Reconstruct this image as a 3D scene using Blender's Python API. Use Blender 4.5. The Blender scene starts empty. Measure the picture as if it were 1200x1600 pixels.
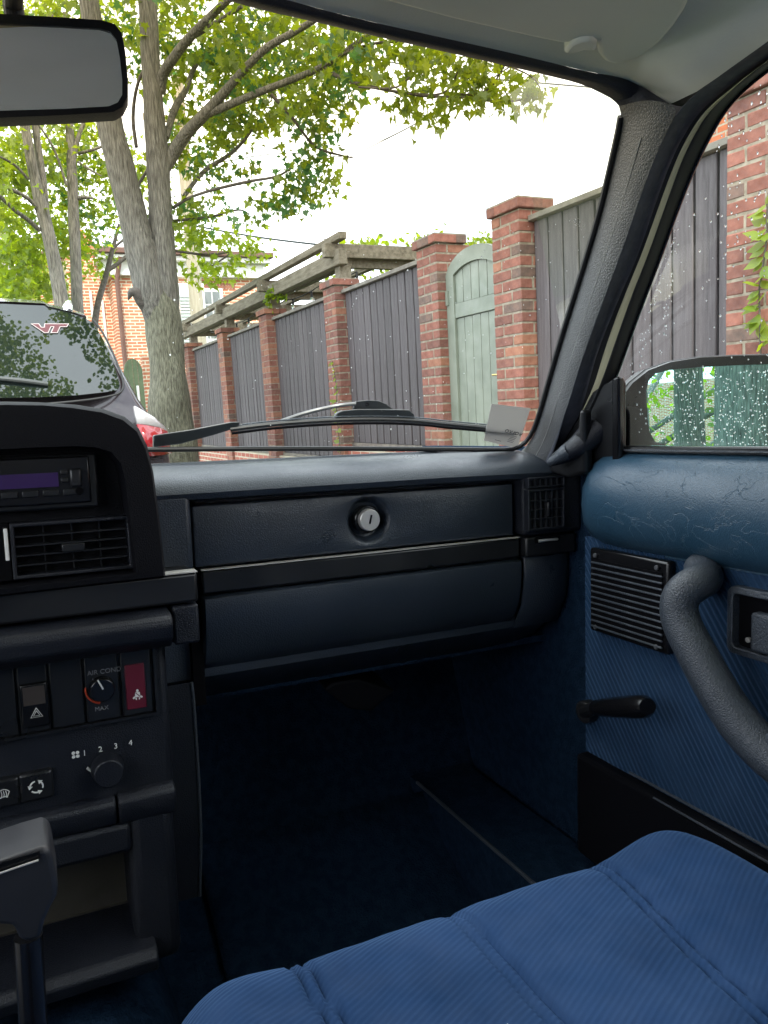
import bpy, bmesh, math, random
from mathutils import Vector, Matrix, noise
R = random.Random(7)
V = Vector
D = bpy.data
SC = bpy.context.scene
COL = SC.collection

# ------------------------------------------------------------ camera geometry
# the photograph's vanishing points give two frames seen by one camera: the street (plumb)
# and the car, which stands nose-down on the slope.
FPX = 1200.0
def _n(a): return V(a).normalized()
def _frame(f, r=None, d=None):
    f = _n(f)
    if d is not None:
        d = _n(d); f = (f - d*f.dot(d)).normalized(); u = -d; r = f.cross(u)
        if r.x < 0: r = -r
    else:
        r = _n(r); r = (r - f*r.dot(f)).normalized(); u = r.cross(f)
        if u.y > 0: u = -u
    return Matrix((r, f, u))
WM = _frame((-600, -135, 1200), d=(478, 8538, 1200))      # image axes -> street axes
CM = _frame((-560, -110, 1200), r=(2600, -212, 1200))     # image axes -> car axes
EYE = 1.02
CAR2W = WM @ CM.transposed()
def ray(px, py, m): return m @ _n((px-600, py-800, FPX))
def hit(px, py, m, g, o=V((0, 0, 0)), a=0.02, b=60.0):
    d = ray(px, py, m); fa = g(o+d*a); 
    st = a; en = a
    while en < b:                                # march to the first crossing, then bisect
        en = min(b, en*1.15+.01)
        if g(o+d*en)*fa <= 0: break
        st = en
    lo, hi = st, en
    for _ in range(40):
        mid = (lo+hi)/2
        if g(o+d*mid)*fa > 0: lo = mid
        else: hi = mid
    return o+d*hi
def C(px, py, x=None, y=None, z=None, g=None):
    if g: return hit(px, py, CM, g)
    d = ray(px, py, CM); t = x/d.x if x is not None else (y/d.y if y is not None else z/d.z)
    return d*t
def W(px, py, x=None, y=None, z=None):
    o = V((0, 0, EYE)); d = ray(px, py, WM)
    t = (x-o.x)/d.x if x is not None else ((y-o.y)/d.y if y is not None else (z-o.z)/d.z)
    return o+d*t

cam = D.cameras.new('camera'); cam.sensor_fit = 'VERTICAL'; cam.sensor_height = 36; cam.lens = 27
cam.clip_start = .01; cam.clip_end = 2000
co = D.objects.new('camera', cam); COL.objects.link(co); SC.camera = co
rt = WM @ V((1, 0, 0)); up = WM @ V((0, -1, 0)); bk = WM @ V((0, 0, -1))
mw = Matrix((rt, up, bk)).transposed().to_4x4(); mw.translation = V((0, 0, EYE)); co.matrix_world = mw

# ------------------------------------------------------------ light
SUN_EL, SUN_AZ = math.radians(50), math.radians(205)     # azimuth clockwise from +Y (the way the street runs)
wd = D.worlds.new('World'); SC.world = wd; wd.use_nodes = True
nt = wd.node_tree; N = nt.nodes; L = nt.links; bg = N['Background']
sky = N.new('ShaderNodeTexSky'); sky.sky_type = 'NISHITA'; sky.sun_disc = False
sky.sun_elevation = SUN_EL; sky.sun_rotation = SUN_AZ
tc = N.new('ShaderNodeTexCoord'); mp = N.new('ShaderNodeMapping'); mp.inputs['Scale'].default_value = (1, 1, 2.2)
nz = N.new('ShaderNodeTexNoise'); nz.inputs['Scale'].default_value = 2.6; nz.inputs['Detail'].default_value = 9
nz.inputs['Roughness'].default_value = .52
cr = N.new('ShaderNodeValToRGB'); cr.color_ramp.elements[0].position = .30; cr.color_ramp.elements[1].position = .44
cl = N.new('ShaderNodeTexNoise'); cl.inputs['Scale'].default_value = 4; cl.inputs['Detail'].default_value = 6
cc = N.new('ShaderNodeValToRGB'); cc.color_ramp.elements[0].color = (11.2, 12.0, 13.3, 1); cc.color_ramp.elements[1].color = (16, 16.6, 17.6, 1)
mx = N.new('ShaderNodeMixRGB')
L.new(tc.outputs['Generated'], mp.inputs[0]); L.new(mp.outputs[0], nz.inputs[0]); L.new(nz.outputs[0], cr.inputs[0])
L.new(mp.outputs[0], cl.inputs[0]); L.new(cl.outputs[0], cc.inputs[0])
L.new(cr.outputs[0], mx.inputs[0]); L.new(sky.outputs[0], mx.inputs[1]); L.new(cc.outputs[0], mx.inputs[2])
L.new(mx.outputs[0], bg.inputs[0]); bg.inputs[1].default_value = .12
sl = D.lights.new('sun', 'SUN'); sl.energy = 2.2; sl.angle = math.radians(6); sl.color = (1, .95, .86)
so = D.objects.new('sun', sl); COL.objects.link(so)
sd = V((math.sin(SUN_AZ)*math.cos(SUN_EL), math.cos(SUN_AZ)*math.cos(SUN_EL), math.sin(SUN_EL)))
so.rotation_euler = sd.to_track_quat('Z', 'Y').to_euler()
vs = SC.view_settings; vs.view_transform = 'Standard'; vs.look = 'None'; vs.gamma = 1; vs.use_curve_mapping = False
vs.exposure = 1.45
SC.render.engine = 'CYCLES'; cy = SC.cycles; cy.use_denoising = True; cy.max_bounces = 10; cy.transparent_max_bounces = 24
cy.diffuse_bounces = 6; cy.sample_clamp_indirect = 8; cy.caustics_reflective = False; cy.caustics_refractive = False

# ------------------------------------------------------------ materials
MT = {}
def mat(name, c, c2=None, rough=.6, scale=8, detail=4, bump=0, bscale=None, metal=0, spec=.5, stretch=None, mid=.5, wid=.2,
        kind='noise', bkind='noise', sheen=0, coat=0, emit=0, island=0, rand=0, coords='Object', rot=(0, 0, 0), bstretch=None, trans=0, bdist=.002):
    if name in MT: return MT[name]
    m = D.materials.new(name); m.use_nodes = True; MT[name] = m
    t = m.node_tree; n = t.nodes; l = t.links; p = n['Principled BSDF']
    p.inputs['Roughness'].default_value = rough; p.inputs['Metallic'].default_value = metal
    p.inputs['Specular IOR Level'].default_value = spec
    if sheen:
        p.inputs['Sheen Tint'].default_value = (.25, .45, .8, 1)
        p.inputs['Sheen Weight'].default_value = sheen; p.inputs['Sheen Roughness'].default_value = .4
    if coat: p.inputs['Coat Weight'].default_value = coat
    if trans: p.inputs['Transmission Weight'].default_value = trans
    c = (*c, 1); p.inputs['Base Color'].default_value = c
    co_ = n.new('ShaderNodeTexCoord'); mpp = n.new('ShaderNodeMapping')
    l.new(co_.outputs[coords], mpp.inputs[0]); mpp.inputs['Rotation'].default_value = rot
    if stretch: mpp.inputs['Scale'].default_value = stretch
    if c2:
        tx = n.new('ShaderNodeTexNoise'); tx.inputs['Scale'].default_value = scale; tx.inputs['Detail'].default_value = detail
        l.new(mpp.outputs[0], tx.inputs[0])
        r = n.new('ShaderNodeValToRGB'); r.color_ramp.elements[0].position = mid-wid/2; r.color_ramp.elements[1].position = mid+wid/2
        r.color_ramp.elements[0].color = c; r.color_ramp.elements[1].color = (*c2, 1)
        l.new(tx.outputs[0], r.inputs[0]); out = r.outputs[0]
        if rand or island:
            oi = n.new('ShaderNodeNewGeometry' if island else 'ShaderNodeObjectInfo')
            h = n.new('ShaderNodeHueSaturation'); q = n.new('ShaderNodeMapRange')
            k = rand or island
            q.inputs['To Min'].default_value = 1-k; q.inputs['To Max'].default_value = 1+k
            l.new(oi.outputs['Random Per Island' if island else 'Random'], q.inputs[0]); l.new(q.outputs[0], h.inputs['Value'])
            l.new(out, h.inputs['Color']); out = h.outputs[0]
        l.new(out, p.inputs['Base Color'])
        rn = n.new('ShaderNodeTexNoise'); rn.inputs['Scale'].default_value = scale*2.7; rn.inputs['Detail'].default_value = 7; l.new(mpp.outputs[0], rn.inputs[0])
        rm_ = n.new('ShaderNodeMapRange'); rm_.inputs['From Min'].default_value = .3; rm_.inputs['From Max'].default_value = .7
        rm_.inputs['To Min'].default_value = rough*.72; rm_.inputs['To Max'].default_value = min(1, rough*1.28); l.new(rn.outputs[0], rm_.inputs[0]); l.new(rm_.outputs[0], p.inputs['Roughness'])
    if bump:
        mb = n.new('ShaderNodeMapping'); l.new(co_.outputs[coords], mb.inputs[0]); mb.inputs['Rotation'].default_value = rot
        if bstretch: mb.inputs['Scale'].default_value = bstretch
        if bkind == 'voronoi':
            tb = n.new('ShaderNodeTexVoronoi'); tb.feature = 'DISTANCE_TO_EDGE'
        elif bkind == 'wave':
            tb = n.new('ShaderNodeTexWave'); tb.wave_profile = 'SIN'; tb.bands_direction = 'X'; tb.inputs['Distortion'].default_value = .35
            tb.inputs['Detail Scale'].default_value = 3
        else:
            tb = n.new('ShaderNodeTexNoise'); tb.inputs['Detail'].default_value = 5
        tb.inputs['Scale'].default_value = bscale or scale
        l.new(mb.outputs[0], tb.inputs[0])
        b = n.new('ShaderNodeBump'); b.inputs['Strength'].default_value = bump; b.inputs['Distance'].default_value = bdist
        o_ = tb.outputs[0]
        if bkind == 'voronoi':
            cr2 = n.new('ShaderNodeValToRGB'); cr2.color_ramp.elements[1].position = .25; l.new(o_, cr2.inputs[0]); o_ = cr2.outputs[0]
        l.new(o_, b.inputs['Height']); l.new(b.outputs[0], p.inputs['Normal'])
    if emit:
        p.inputs['Emission Color'].default_value = c; p.inputs['Emission Strength'].default_value = emit
    return m

def glass(name, tint, band=None, refl=1.0, haze=0):
    m = D.materials.new(name); m.use_nodes = True; MT[name] = m
    t = m.node_tree; n = t.nodes; l = t.links; n.remove(n['Principled BSDF']); o = n['Material Output']
    tr = n.new('ShaderNodeBsdfTransparent'); tr.inputs[0].default_value = (*tint, 1)
    gl = n.new('ShaderNodeBsdfGlossy'); gl.inputs['Roughness'].default_value = 0.0
    fr = n.new('ShaderNodeFresnel'); fr.inputs[0].default_value = 1.45
    mu = n.new('ShaderNodeMath'); mu.operation = 'MULTIPLY'; mu.inputs[1].default_value = refl
    ms = n.new('ShaderNodeMixShader')
    l.new(fr.outputs[0], mu.inputs[0]); l.new(mu.outputs[0], ms.inputs[0]); l.new(tr.outputs[0], ms.inputs[1]); l.new(gl.outputs[0], ms.inputs[2])
    if band:
        tcx = n.new('ShaderNodeTexCoord'); s = n.new('ShaderNodeSeparateXYZ'); r = n.new('ShaderNodeValToRGB')
        mr = n.new('ShaderNodeMapRange'); mr.inputs['From Min'].default_value = band[0]; mr.inputs['From Max'].default_value = band[1]
        l.new(tcx.outputs['Object'], s.inputs[0]); l.new(s.outputs['Z'], mr.inputs[0]); l.new(mr.outputs[0], r.inputs[0])
        r.color_ramp.elements[0].color = (*tint, 1); r.color_ramp.elements[1].color = (*band[2], 1); l.new(r.outputs[0], tr.inputs[0])
    out = ms.outputs[0]
    if haze:      # dust film
        df = n.new('ShaderNodeBsdfDiffuse'); df.inputs[0].default_value = (.6, .6, .6, 1)
        tcx = n.new('ShaderNodeTexCoord'); tx = n.new('ShaderNodeTexNoise'); tx.inputs['Scale'].default_value = 6; tx.inputs['Detail'].default_value = 8
        l.new(tcx.outputs['Object'], tx.inputs[0]); mm = n.new('ShaderNodeMath'); mm.operation = 'MULTIPLY'; mm.inputs[1].default_value = haze
        l.new(tx.outputs[0], mm.inputs[0]); m2 = n.new('ShaderNodeMixShader'); l.new(mm.outputs[0], m2.inputs[0])
        l.new(out, m2.inputs[1]); l.new(df.outputs[0], m2.inputs[2]); out = m2.outputs[0]
    l.new(out, o.inputs[0]); return m

def leafmat(name, c, c2, k=.5):
    m = D.materials.new(name); m.use_nodes = True; MT[name] = m
    t = m.node_tree; n = t.nodes; l = t.links; n.remove(n['Principled BSDF']); o = n['Material Output']
    g = n.new('ShaderNodeNewGeometry'); r = n.new('ShaderNodeValToRGB')
    r.color_ramp.elements[0].color = (*c, 1); r.color_ramp.elements[1].color = (*c2, 1)
    l.new(g.outputs['Random Per Island'], r.inputs[0])
    d = n.new('ShaderNodeBsdfDiffuse'); tr = n.new('ShaderNodeBsdfTranslucent'); gl = n.new('ShaderNodeBsdfGlossy'); gl.inputs['Roughness'].default_value = .45
    h = n.new('ShaderNodeHueSaturation'); h.inputs['Hue'].default_value = .478; h.inputs['Saturation'].default_value = 1.1; h.inputs['Value'].default_value = 2.8
    l.new(r.outputs[0], d.inputs[0]); l.new(r.outputs[0], h.inputs['Color']); l.new(h.outputs[0], tr.inputs[0])
    m1 = n.new('ShaderNodeMixShader'); m1.inputs[0].default_value = k; l.new(d.outputs[0], m1.inputs[1]); l.new(tr.outputs[0], m1.inputs[2])
    m2 = n.new('ShaderNodeMixShader'); m2.inputs[0].default_value = .04; l.new(m1.outputs[0], m2.inputs[1]); l.new(gl.outputs[0], m2.inputs[2])
    l.new(m2.outputs[0], o.inputs[0]); return m

def brickmat(name, c1, c2, mortar, scale, bw=.21, bh=.067, ms=.01, axis='XZ'):
    m = D.materials.new(name); m.use_nodes = True; MT[name] = m
    t = m.node_tree; n = t.nodes; l = t.links; p = n['Principled BSDF']; p.inputs['Roughness'].default_value = .85
    tcx = n.new('ShaderNodeTexCoord'); s = n.new('ShaderNodeSeparateXYZ'); cb = n.new('ShaderNodeCombineXYZ')
    l.new(tcx.outputs['Object'], s.inputs[0]); l.new(s.outputs[axis[0]], cb.inputs[0]); l.new(s.outputs[axis[1]], cb.inputs[1])
    b = n.new('ShaderNodeTexBrick'); b.inputs['Color1'].default_value = (*c1, 1); b.inputs['Color2'].default_value = (*c2, 1)
    b.inputs['Mortar'].default_value = (*mortar, 1); b.inputs['Scale'].default_value = scale; b.inputs['Brick Width'].default_value = bw
    b.inputs['Row Height'].default_value = bh; b.inputs['Mortar Size'].default_value = ms; b.inputs['Mortar Smooth'].default_value = .2
    l.new(cb.outputs[0], b.inputs[0])
    nz_ = n.new('ShaderNodeTexNoise'); nz_.inputs['Scale'].default_value = 5; nz_.inputs['Detail'].default_value = 6
    l.new(tcx.outputs['Object'], nz_.inputs[0]); mxx = n.new('ShaderNodeMixRGB'); mxx.blend_type = 'OVERLAY'; mxx.inputs[0].default_value = .35
    l.new(b.outputs[0], mxx.inputs[1]); l.new(nz_.outputs[0], mxx.inputs[2]); l.new(mxx.outputs[0], p.inputs['Base Color'])
    bp = n.new('ShaderNodeBump'); bp.inputs['Strength'].default_value = .6; bp.inputs['Distance'].default_value = .006; bp.invert = True
    l.new(b.outputs['Fac'], bp.inputs['Height']); l.new(bp.outputs[0], p.inputs['Normal'])
    return m

# ------------------------------------------------------------ mesh helpers
class B:
    def __init__(s): s.v = []; s.f = []; s.mi = []; s.cur = 0
    def add(s, vs, fs):
        k = len(s.v); s.v += [tuple(a) for a in vs]; s.f += [tuple(i+k for i in f) for f in fs]; s.mi += [s.cur]*len(fs); return s
    def box(s, a, b):
        x0, y0, z0 = a; x1, y1, z1 = b
        if x0 > x1: x0, x1 = x1, x0
        if y0 > y1: y0, y1 = y1, y0
        if z0 > z1: z0, z1 = z1, z0
        return s.add([(x0, y0, z0), (x1, y0, z0), (x1, y1, z0), (x0, y1, z0), (x0, y0, z1), (x1, y0, z1), (x1, y1, z1), (x0, y1, z1)],
                     [(0, 3, 2, 1), (4, 5, 6, 7), (0, 1, 5, 4), (1, 2, 6, 5), (2, 3, 7, 6), (3, 0, 4, 7)])
    def obox(s, c, ux, uy, uz, sx, sy, sz):
        c = V(c); ux, uy, uz = V(ux)*sx/2, V(uy)*sy/2, V(uz)*sz/2
        return s.add([c-ux-uy-uz, c+ux-uy-uz, c+ux+uy-uz, c-ux+uy-uz, c-ux-uy+uz, c+ux-uy+uz, c+ux+uy+uz, c-ux+uy+uz],
                     [(0, 3, 2, 1), (4, 5, 6, 7), (0, 1, 5, 4), (1, 2, 6, 5), (2, 3, 7, 6), (3, 0, 4, 7)])
    def prism(s, pts, vec):
        vec = V(vec); n = len(pts); a = [V(p) for p in pts]; b = [p+vec for p in a]
        return s.add(a+b, [tuple(range(n))[::-1], tuple(range(n, 2*n))]+[(i, (i+1) % n, n+(i+1) % n, n+i) for i in range(n)])
    def grid(s, rows, closed=False, flip=False):
        m = len(rows); k = len(rows[0]); f = []
        for i in range(m-1):
            for j in range(k if closed else k-1):
                q = (i*k+j, i*k+(j+1) % k, (i+1)*k+(j+1) % k, (i+1)*k+j); f.append(q[::-1] if flip else q)
        return s.add([p for r in rows for p in r], f)
    def tube(s, pts, rad, seg=10, caps=True, flat=1.0, up=None, jit=0):
        pts = [V(p) for p in pts]; n = len(pts)
        rad = rad if isinstance(rad, (list, tuple)) else [rad]*n
        t0 = (pts[1]-pts[0]).normalized(); u = V(up) if up else (V((0, 0, 1)) if abs(t0.z) < .9 else V((1, 0, 0)))
        u = (u-t0*u.dot(t0)).normalized(); rings = []
        for i, p in enumerate(pts):
            t = (pts[min(i+1, n-1)]-pts[max(i-1, 0)]).normalized(); u = (u-t*u.dot(t)).normalized(); w = t.cross(u)
            rings.append([p+(u*math.cos(a)*flat+w*math.sin(a))*rad[i]*(1+(jit*noise.noise(p*2.3+V((math.cos(a), math.sin(a), 0))*1.5) if jit else 0))
                          for a in [6.2832*j/seg for j in range(seg)]])
        k = len(s.v); s.grid(rings, closed=True)
        if caps: s.f += [tuple(k+j for j in range(seg))[::-1], tuple(k+(n-1)*seg+j for j in range(seg))]; s.mi += [s.cur]*2
        return s
    def disc(s, c, ax, r, h, seg=24, r2=None):
        c = V(c); ax = V(ax).normalized(); return s.tube([c, c+ax*h], [r, r if r2 is None else r2], seg)
    def obj(s, name, m, parent=None, smooth=35, bevel=0, seg=2, loc=None, solid=0, label=None, kind=None, sub=0):
        me = D.meshes.new(name); me.from_pydata(s.v, [], s.f); me.validate()
        for q in (m if isinstance(m, (list, tuple)) else [m]): me.materials.append(MT[q] if isinstance(q, str) else q)
        if any(s.mi) and len(s.mi) == len(me.polygons):
            me.polygons.foreach_set('material_index', s.mi)
        bm = bmesh.new(); bm.from_mesh(me); bmesh.ops.recalc_face_normals(bm, faces=bm.faces); bm.to_mesh(me); bm.free()
        if smooth:
            me.shade_smooth(); me.set_sharp_from_angle(angle=math.radians(smooth))
        o = D.objects.new(name, me); COL.objects.link(o)
        if parent: o.parent = parent
        if loc is not None: o.location = loc
        if solid: q = o.modifiers.new('s', 'SOLIDIFY'); q.thickness = solid; q.offset = 0
        if bevel:
            q = o.modifiers.new('b', 'BEVEL'); q.width = bevel; q.segments = seg; q.limit_method = 'ANGLE'; q.angle_limit = .6; q.harden_normals = False
        if sub: q = o.modifiers.new('d', 'SUBSURF'); q.levels = q.render_levels = sub
        if label: o['label'] = label
        if kind: o['kind'] = kind
        return o
def tag(o, label, cat, group=None):
    o['label'] = label; o['category'] = cat
    if group: o['group'] = group
    return o
def empty(name, loc, label=None, cat=None, group=None):
    o = D.objects.new(name, None); COL.objects.link(o); o.location = loc; o.empty_display_size = .1
    if label: tag(o, label, cat, group)
    return o
def resample(pts, n):
    pts = [V(p) for p in pts]; d = [0]
    for a, b in zip(pts, pts[1:]): d.append(d[-1]+(b-a).length)
    out = []; j = 0
    for i in range(n):
        t = d[-1]*i/(n-1)
        while j < len(d)-2 and d[j+1] < t: j += 1
        q = (t-d[j])/max(1e-9, d[j+1]-d[j]); out.append(pts[j].lerp(pts[j+1], min(1, max(0, q))))
    return out
def smoothline(pts, it=2):
    pts = [V(p) for p in pts]
    for _ in range(it):
        q = [pts[0]]
        for a, b in zip(pts, pts[1:]): q += [a.lerp(b, .25), a.lerp(b, .75)]
        q.append(pts[-1]); pts = q
    return pts
def band(b, A, Bp, n=40, bulge=0, d=(0, 0, 1), steps=6):
    A = resample(smoothline(A), n); Bp = resample(smoothline(Bp), n); d = V(d)
    rows = [[a.lerp(c, k/steps)+d*bulge*math.sin(math.pi*k/steps) for k in range(steps+1)] for a, c in zip(A, Bp)]
    b.grid(rows); return b
def rrect(w, h, r, seg=5):
    out = []
    for cx, cy, a0 in ((w/2-r, h/2-r, 0), (-w/2+r, h/2-r, 90), (-w/2+r, -h/2+r, 180), (w/2-r, -h/2+r, 270)):
        out += [(cx+r*math.cos(math.radians(a0+90*i/seg)), cy+r*math.sin(math.radians(a0+90*i/seg))) for i in range(seg+1)]
    return out
def text(s, c, rx, uz, size, m, parent, name='lettering', ext=.0003, loc=None, space=1):
    cu = D.curves.new('txt', 'FONT'); cu.body = s; cu.size = size; cu.align_x = 'CENTER'; cu.align_y = 'CENTER'; cu.extrude = ext; cu.space_character = space
    t = D.objects.new('txt', cu); COL.objects.link(t); dg = bpy.context.evaluated_depsgraph_get(); me = D.meshes.new_from_object(t.evaluated_get(dg))
    D.objects.remove(t); rx = V(rx).normalized(); uz = V(uz).normalized(); nz_ = rx.cross(uz); c = V(c)
    for v in me.vertices: v.co = c+rx*v.co.x+uz*v.co.y+nz_*v.co.z
    me.materials.clear(); me.materials.append(MT[m]); o = D.objects.new(name, me); COL.objects.link(o); o.parent = parent
    if loc is not None: o.location = loc
    return o
# ============================================================ STREET MATERIALS
mat('asphalt', (.05, .05, .052), (.075, .075, .072), rough=.9, scale=30, bump=.5, bscale=120)
mat('concrete', (.32, .31, .29), (.42, .41, .38), rough=.9, scale=9, bump=.3, bscale=60)
mat('grass', (.03, .06, .015), (.06, .1, .03), rough=.9, scale=20, bump=.8, bscale=80, bdist=.03)
mat('mortar', (.20, .165, .12), (.30, .255, .195), rough=.95, scale=25, bump=.5, bscale=90)
for nm, a, b in (('brick_red', (.175, .062, .042), (.265, .105, .075)), ('brick_orange', (.235, .092, .055), (.32, .145, .09)),
                 ('brick_dark', (.10, .068, .055), (.18, .11, .085)), ('brick_brown', (.14, .055, .042), (.22, .095, .07))):
    mat(nm, a, b, rough=.88, scale=22, detail=6, bump=.5, bscale=60, rand=.14, wid=.35)
mat('board_stain', (.058, .048, .050), (.105, .090, .093), rough=.7, scale=6, detail=8, stretch=(8, 8, .6), bump=.4, bscale=14, bstretch=(8, 8, .5), rand=.2, wid=.5)
mat('cap_wood', (.22, .20, .165), (.16, .14, .12), rough=.85, scale=10)
mat('gate_green', (.175, .195, .155), (.215, .235, .19), rough=.55, scale=5, bump=.1, bscale=30, rand=.03)
mat('dark_green', (.10, .14, .075), (.13, .17, .09), rough=.6, scale=5)
mat('weathered_timber', (.12, .10, .068), (.25, .215, .16), rough=.9, scale=7, detail=8, stretch=(5, .7, 5), bump=.4, bscale=14, bstretch=(5, .6, 5), wid=.4)
mat('brass', (.7, .5, .2), rough=.3, metal=1)
mat('white_trim', (.74, .73, .70), (.8, .79, .76), rough=.5, scale=4)
mat('brown_metal', (.13, .065, .05), (.16, .08, .06), rough=.5, scale=4)
mat('window_dark', (.25, .28, .28), rough=.1)
mat('louver', (.42, .46, .44), rough=.6)
mat('bark', (.075, .068, .056), (.25, .23, .195), rough=.95, scale=36, detail=12, stretch=(2.0, 2.0, .22), bump=1, bscale=24, bstretch=(2.2, 2.2, .16), wid=.36, bdist=.035)
mat('bark_moss', (.075, .070, .045), (.225, .215, .15), rough=.95, scale=30, detail=10, stretch=(1.8, 1.8, .4), bump=1, bscale=34, bstretch=(1.8, 1.8, .3), wid=.34, bdist=.03)
mat('birch', (.5, .46, .4), (.16, .13, .11), rough=.9, scale=7, detail=8, wid=.1)
mat('twig', (.07, .06, .05), (.12, .10, .085), rough=.9, scale=20)
mat('pole_wood', (.30, .26, .19), (.38, .34, .26), rough=.9, scale=5, stretch=(4, 4, .4))
mat('cable', (.02, .03, .035), rough=.6)
mat('black_rubber', (.012, .012, .013), rough=.55)
mat('clear_bulb', (.8, .85, .85), rough=.05, trans=.9)
leafmat('leaf_green', (.075, .125, .014), (.15, .20, .025))
leafmat('leaf_deep', (.030, .09, .028), (.06, .14, .04))
leafmat('leaf_bright', (.11, .18, .018), (.19, .26, .03))
MT['house_brick'] = brickmat('house_brick', (.42, .13, .065), (.55, .21, .12), (.66, .58, .44), 1.0, .225, .075, .013)
MT['house_brick_side'] = brickmat('house_brick_side', (.30, .085, .05), (.38, .12, .075), (.36, .28, .2), 1.0, .225, .075, .011, 'YZ')
MT['orange_brick'] = brickmat('orange_brick', (.55, .15, .06), (.62, .20, .10), (.5, .4, .3), 1.0, .225, .075, .011, 'YZ')
MT['base_brick'] = brickmat('base_brick', (.28, .07, .045), (.40, .13, .085), (.5, .44, .33), 1.0, .2, .067, .01, 'YZ')

# ============================================================ SETTING
def sheet(name, x0, x1, y0, y1, z, m):
    b = B(); b.add([(x0, y0, z), (x1, y0, z), (x1, y1, z), (x0, y1, z)], [(0, 1, 2, 3)]); return b.obj(name, m, kind='structure', smooth=0)
sheet('ground', -400, 400, -400, 400, 0, 'grass')
sheet('road', -3.4, 1.02, -60, 60, .004, 'asphalt')
b = B(); b.box((1.02, -60, 0), (1.17, 60, .13)); b.obj('kerb', 'concrete', kind='structure')
b = B(); b.box((2.0, -60, 0), (2.9, 60, .12)); b.obj('pavement', 'concrete', kind='structure')
b = B(); b.box((1.17, -60, 0), (2.0, 60, .11)); b.obj('verge', 'grass', kind='structure')

# ============================================================ BRICK PILLARS, FENCE, GATE
CH = .067
def brick_mesh(sx, sy, sz, k):
    rr = random.Random(k); b = B(); b.box((0, 0, 0), (sx, sy, sz)); me = D.meshes.new('brick'); me.from_pydata(b.v, [], b.f)
    bm = bmesh.new(); bm.from_mesh(me); bmesh.ops.recalc_face_normals(bm, faces=bm.faces)
    bmesh.ops.bevel(bm, geom=bm.edges, offset=.004, segments=1, affect='EDGES')
    for v in bm.verts: v.co += V((rr.uniform(-1, 1), rr.uniform(-1, 1), rr.uniform(-1, 1)))*.0015
    bm.to_mesh(me); bm.free(); return me
BM = {}
def bricks_for(kind, k):
    key = (kind, k)
    if key not in BM:
        sx, sy = {'st': (.09, .19), 'hx': (.19, .09)}[kind]
        me = brick_mesh(sx, sy, .057, hash(kind) % 7+k); BM[key] = me
        me.materials.append(MT[['brick_red', 'brick_red', 'brick_orange', 'brick_brown', 'brick_dark', 'brick_red'][k % 6]])
    return BM[key]
def wcourse(i, x=0, y=0, w=.29):
    """three visible bricks of one course, pinwheel bond, in pillar coordinates (x into the wall, y along it)"""
    if i % 2 == 0: return [('st', 0, w-.19), ('hx', 0, 0), ('hx', .10, w-.19-.10 if w > .35 else .10)][:2]+[('hx', .10, w-.09)]
    return [('st', 0, 0), ('hx', .10, 0), ('hx', 0, w-.09)]
labels = {
 0: 'nearest brick pillar, cut by the right edge of the photo behind the wet side window',
 1: 'tall brick pillar with corbelled cap on the near side of the pale green gate',
 2: 'brick pillar with corbelled cap on the far side of the pale green gate',
 3: 'brick pillar under the near end of the timber pergola, with a little vine low on it',
 4: 'brick pillar below the second pergola post with vine leaves at its cap',
 5: 'slim distant brick pillar, last but one before the big tree trunk',
 6: 'farthest brick pillar, standing right beside the big tree trunk'}
PY = [(2.155, 2.445), (3.93, 4.21), (4.92, 5.21), (6.79, 7.07), (8.86, 9.14), (10.85, 11.13), (13.08, 13.36)]
FX = 2.93
for i, (y0, y1) in enumerate(PY):
    p = empty('brick_pillar', (FX, y0, 0), labels[i], 'pillar', 'brick pillars along the garden fence')
    w = .29; NB = 33 if i == 0 else 32; b = B(); b.box((.003, .003, 0), (w-.003, w-.003, NB*CH-.004)); b.box((-.020, -.020, NB*CH), (.248, w+.020, (NB+1)*CH-.003)); b.obj('mortar_core', 'mortar', p)
    rr = random.Random(i*11+3)
    joined = B(); mats = ['brick_red', 'brick_orange', 'brick_brown', 'brick_dark']
    def place(kind, x, y, z, single, cap=False):
        if single:
            me = bricks_for(kind, rr.choice([3, 4, 3, 0, 3] if cap else [0, 1, 3, 3, 5, 0, 1, 2, 5, 3, 4, 0, 3, 1])); o = D.objects.new('brick', me); COL.objects.link(o); o.parent = p
            o.location = (x+rr.uniform(-.0015, .0015), y, z)
        else:
            sx, sy = {'st': (.09, .19), 'hx': (.19, .09)}[kind]; joined.cur = rr.choice([0, 0, 1, 1, 2, 3 if rr.random() < .4 else 0])
            joined.box((x, y, z), (x+sx, y+sy, z+.057))
    for c in range(NB):
        for kind, x, y in wcourse(c):
            place(kind, x, y, c*CH, i <= 3 and c >= 9)
        place('hx' if c % 2 else 'st', .10 if c % 2 else .2, .2 if c % 2 else .1, c*CH, False)
    for c in (NB,):                       # corbelled cap, two courses, a little wider all round
        e = .023; L_ = w+2*e; z = c*CH
        for kind, x, y in (('hx', -e, -e), ('hx', -e, -e+.082), ('hx', -e, -e+.164), ('hx', -e, L_-e-.09), ('st', -e+.182, -e), ('st', -e+.182, L_-e-.19)):
            place(kind, x, y, z, i <= 3, True)
    joined.obj('brickwork', mats, p, kind='stuff', smooth=0)

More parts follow.
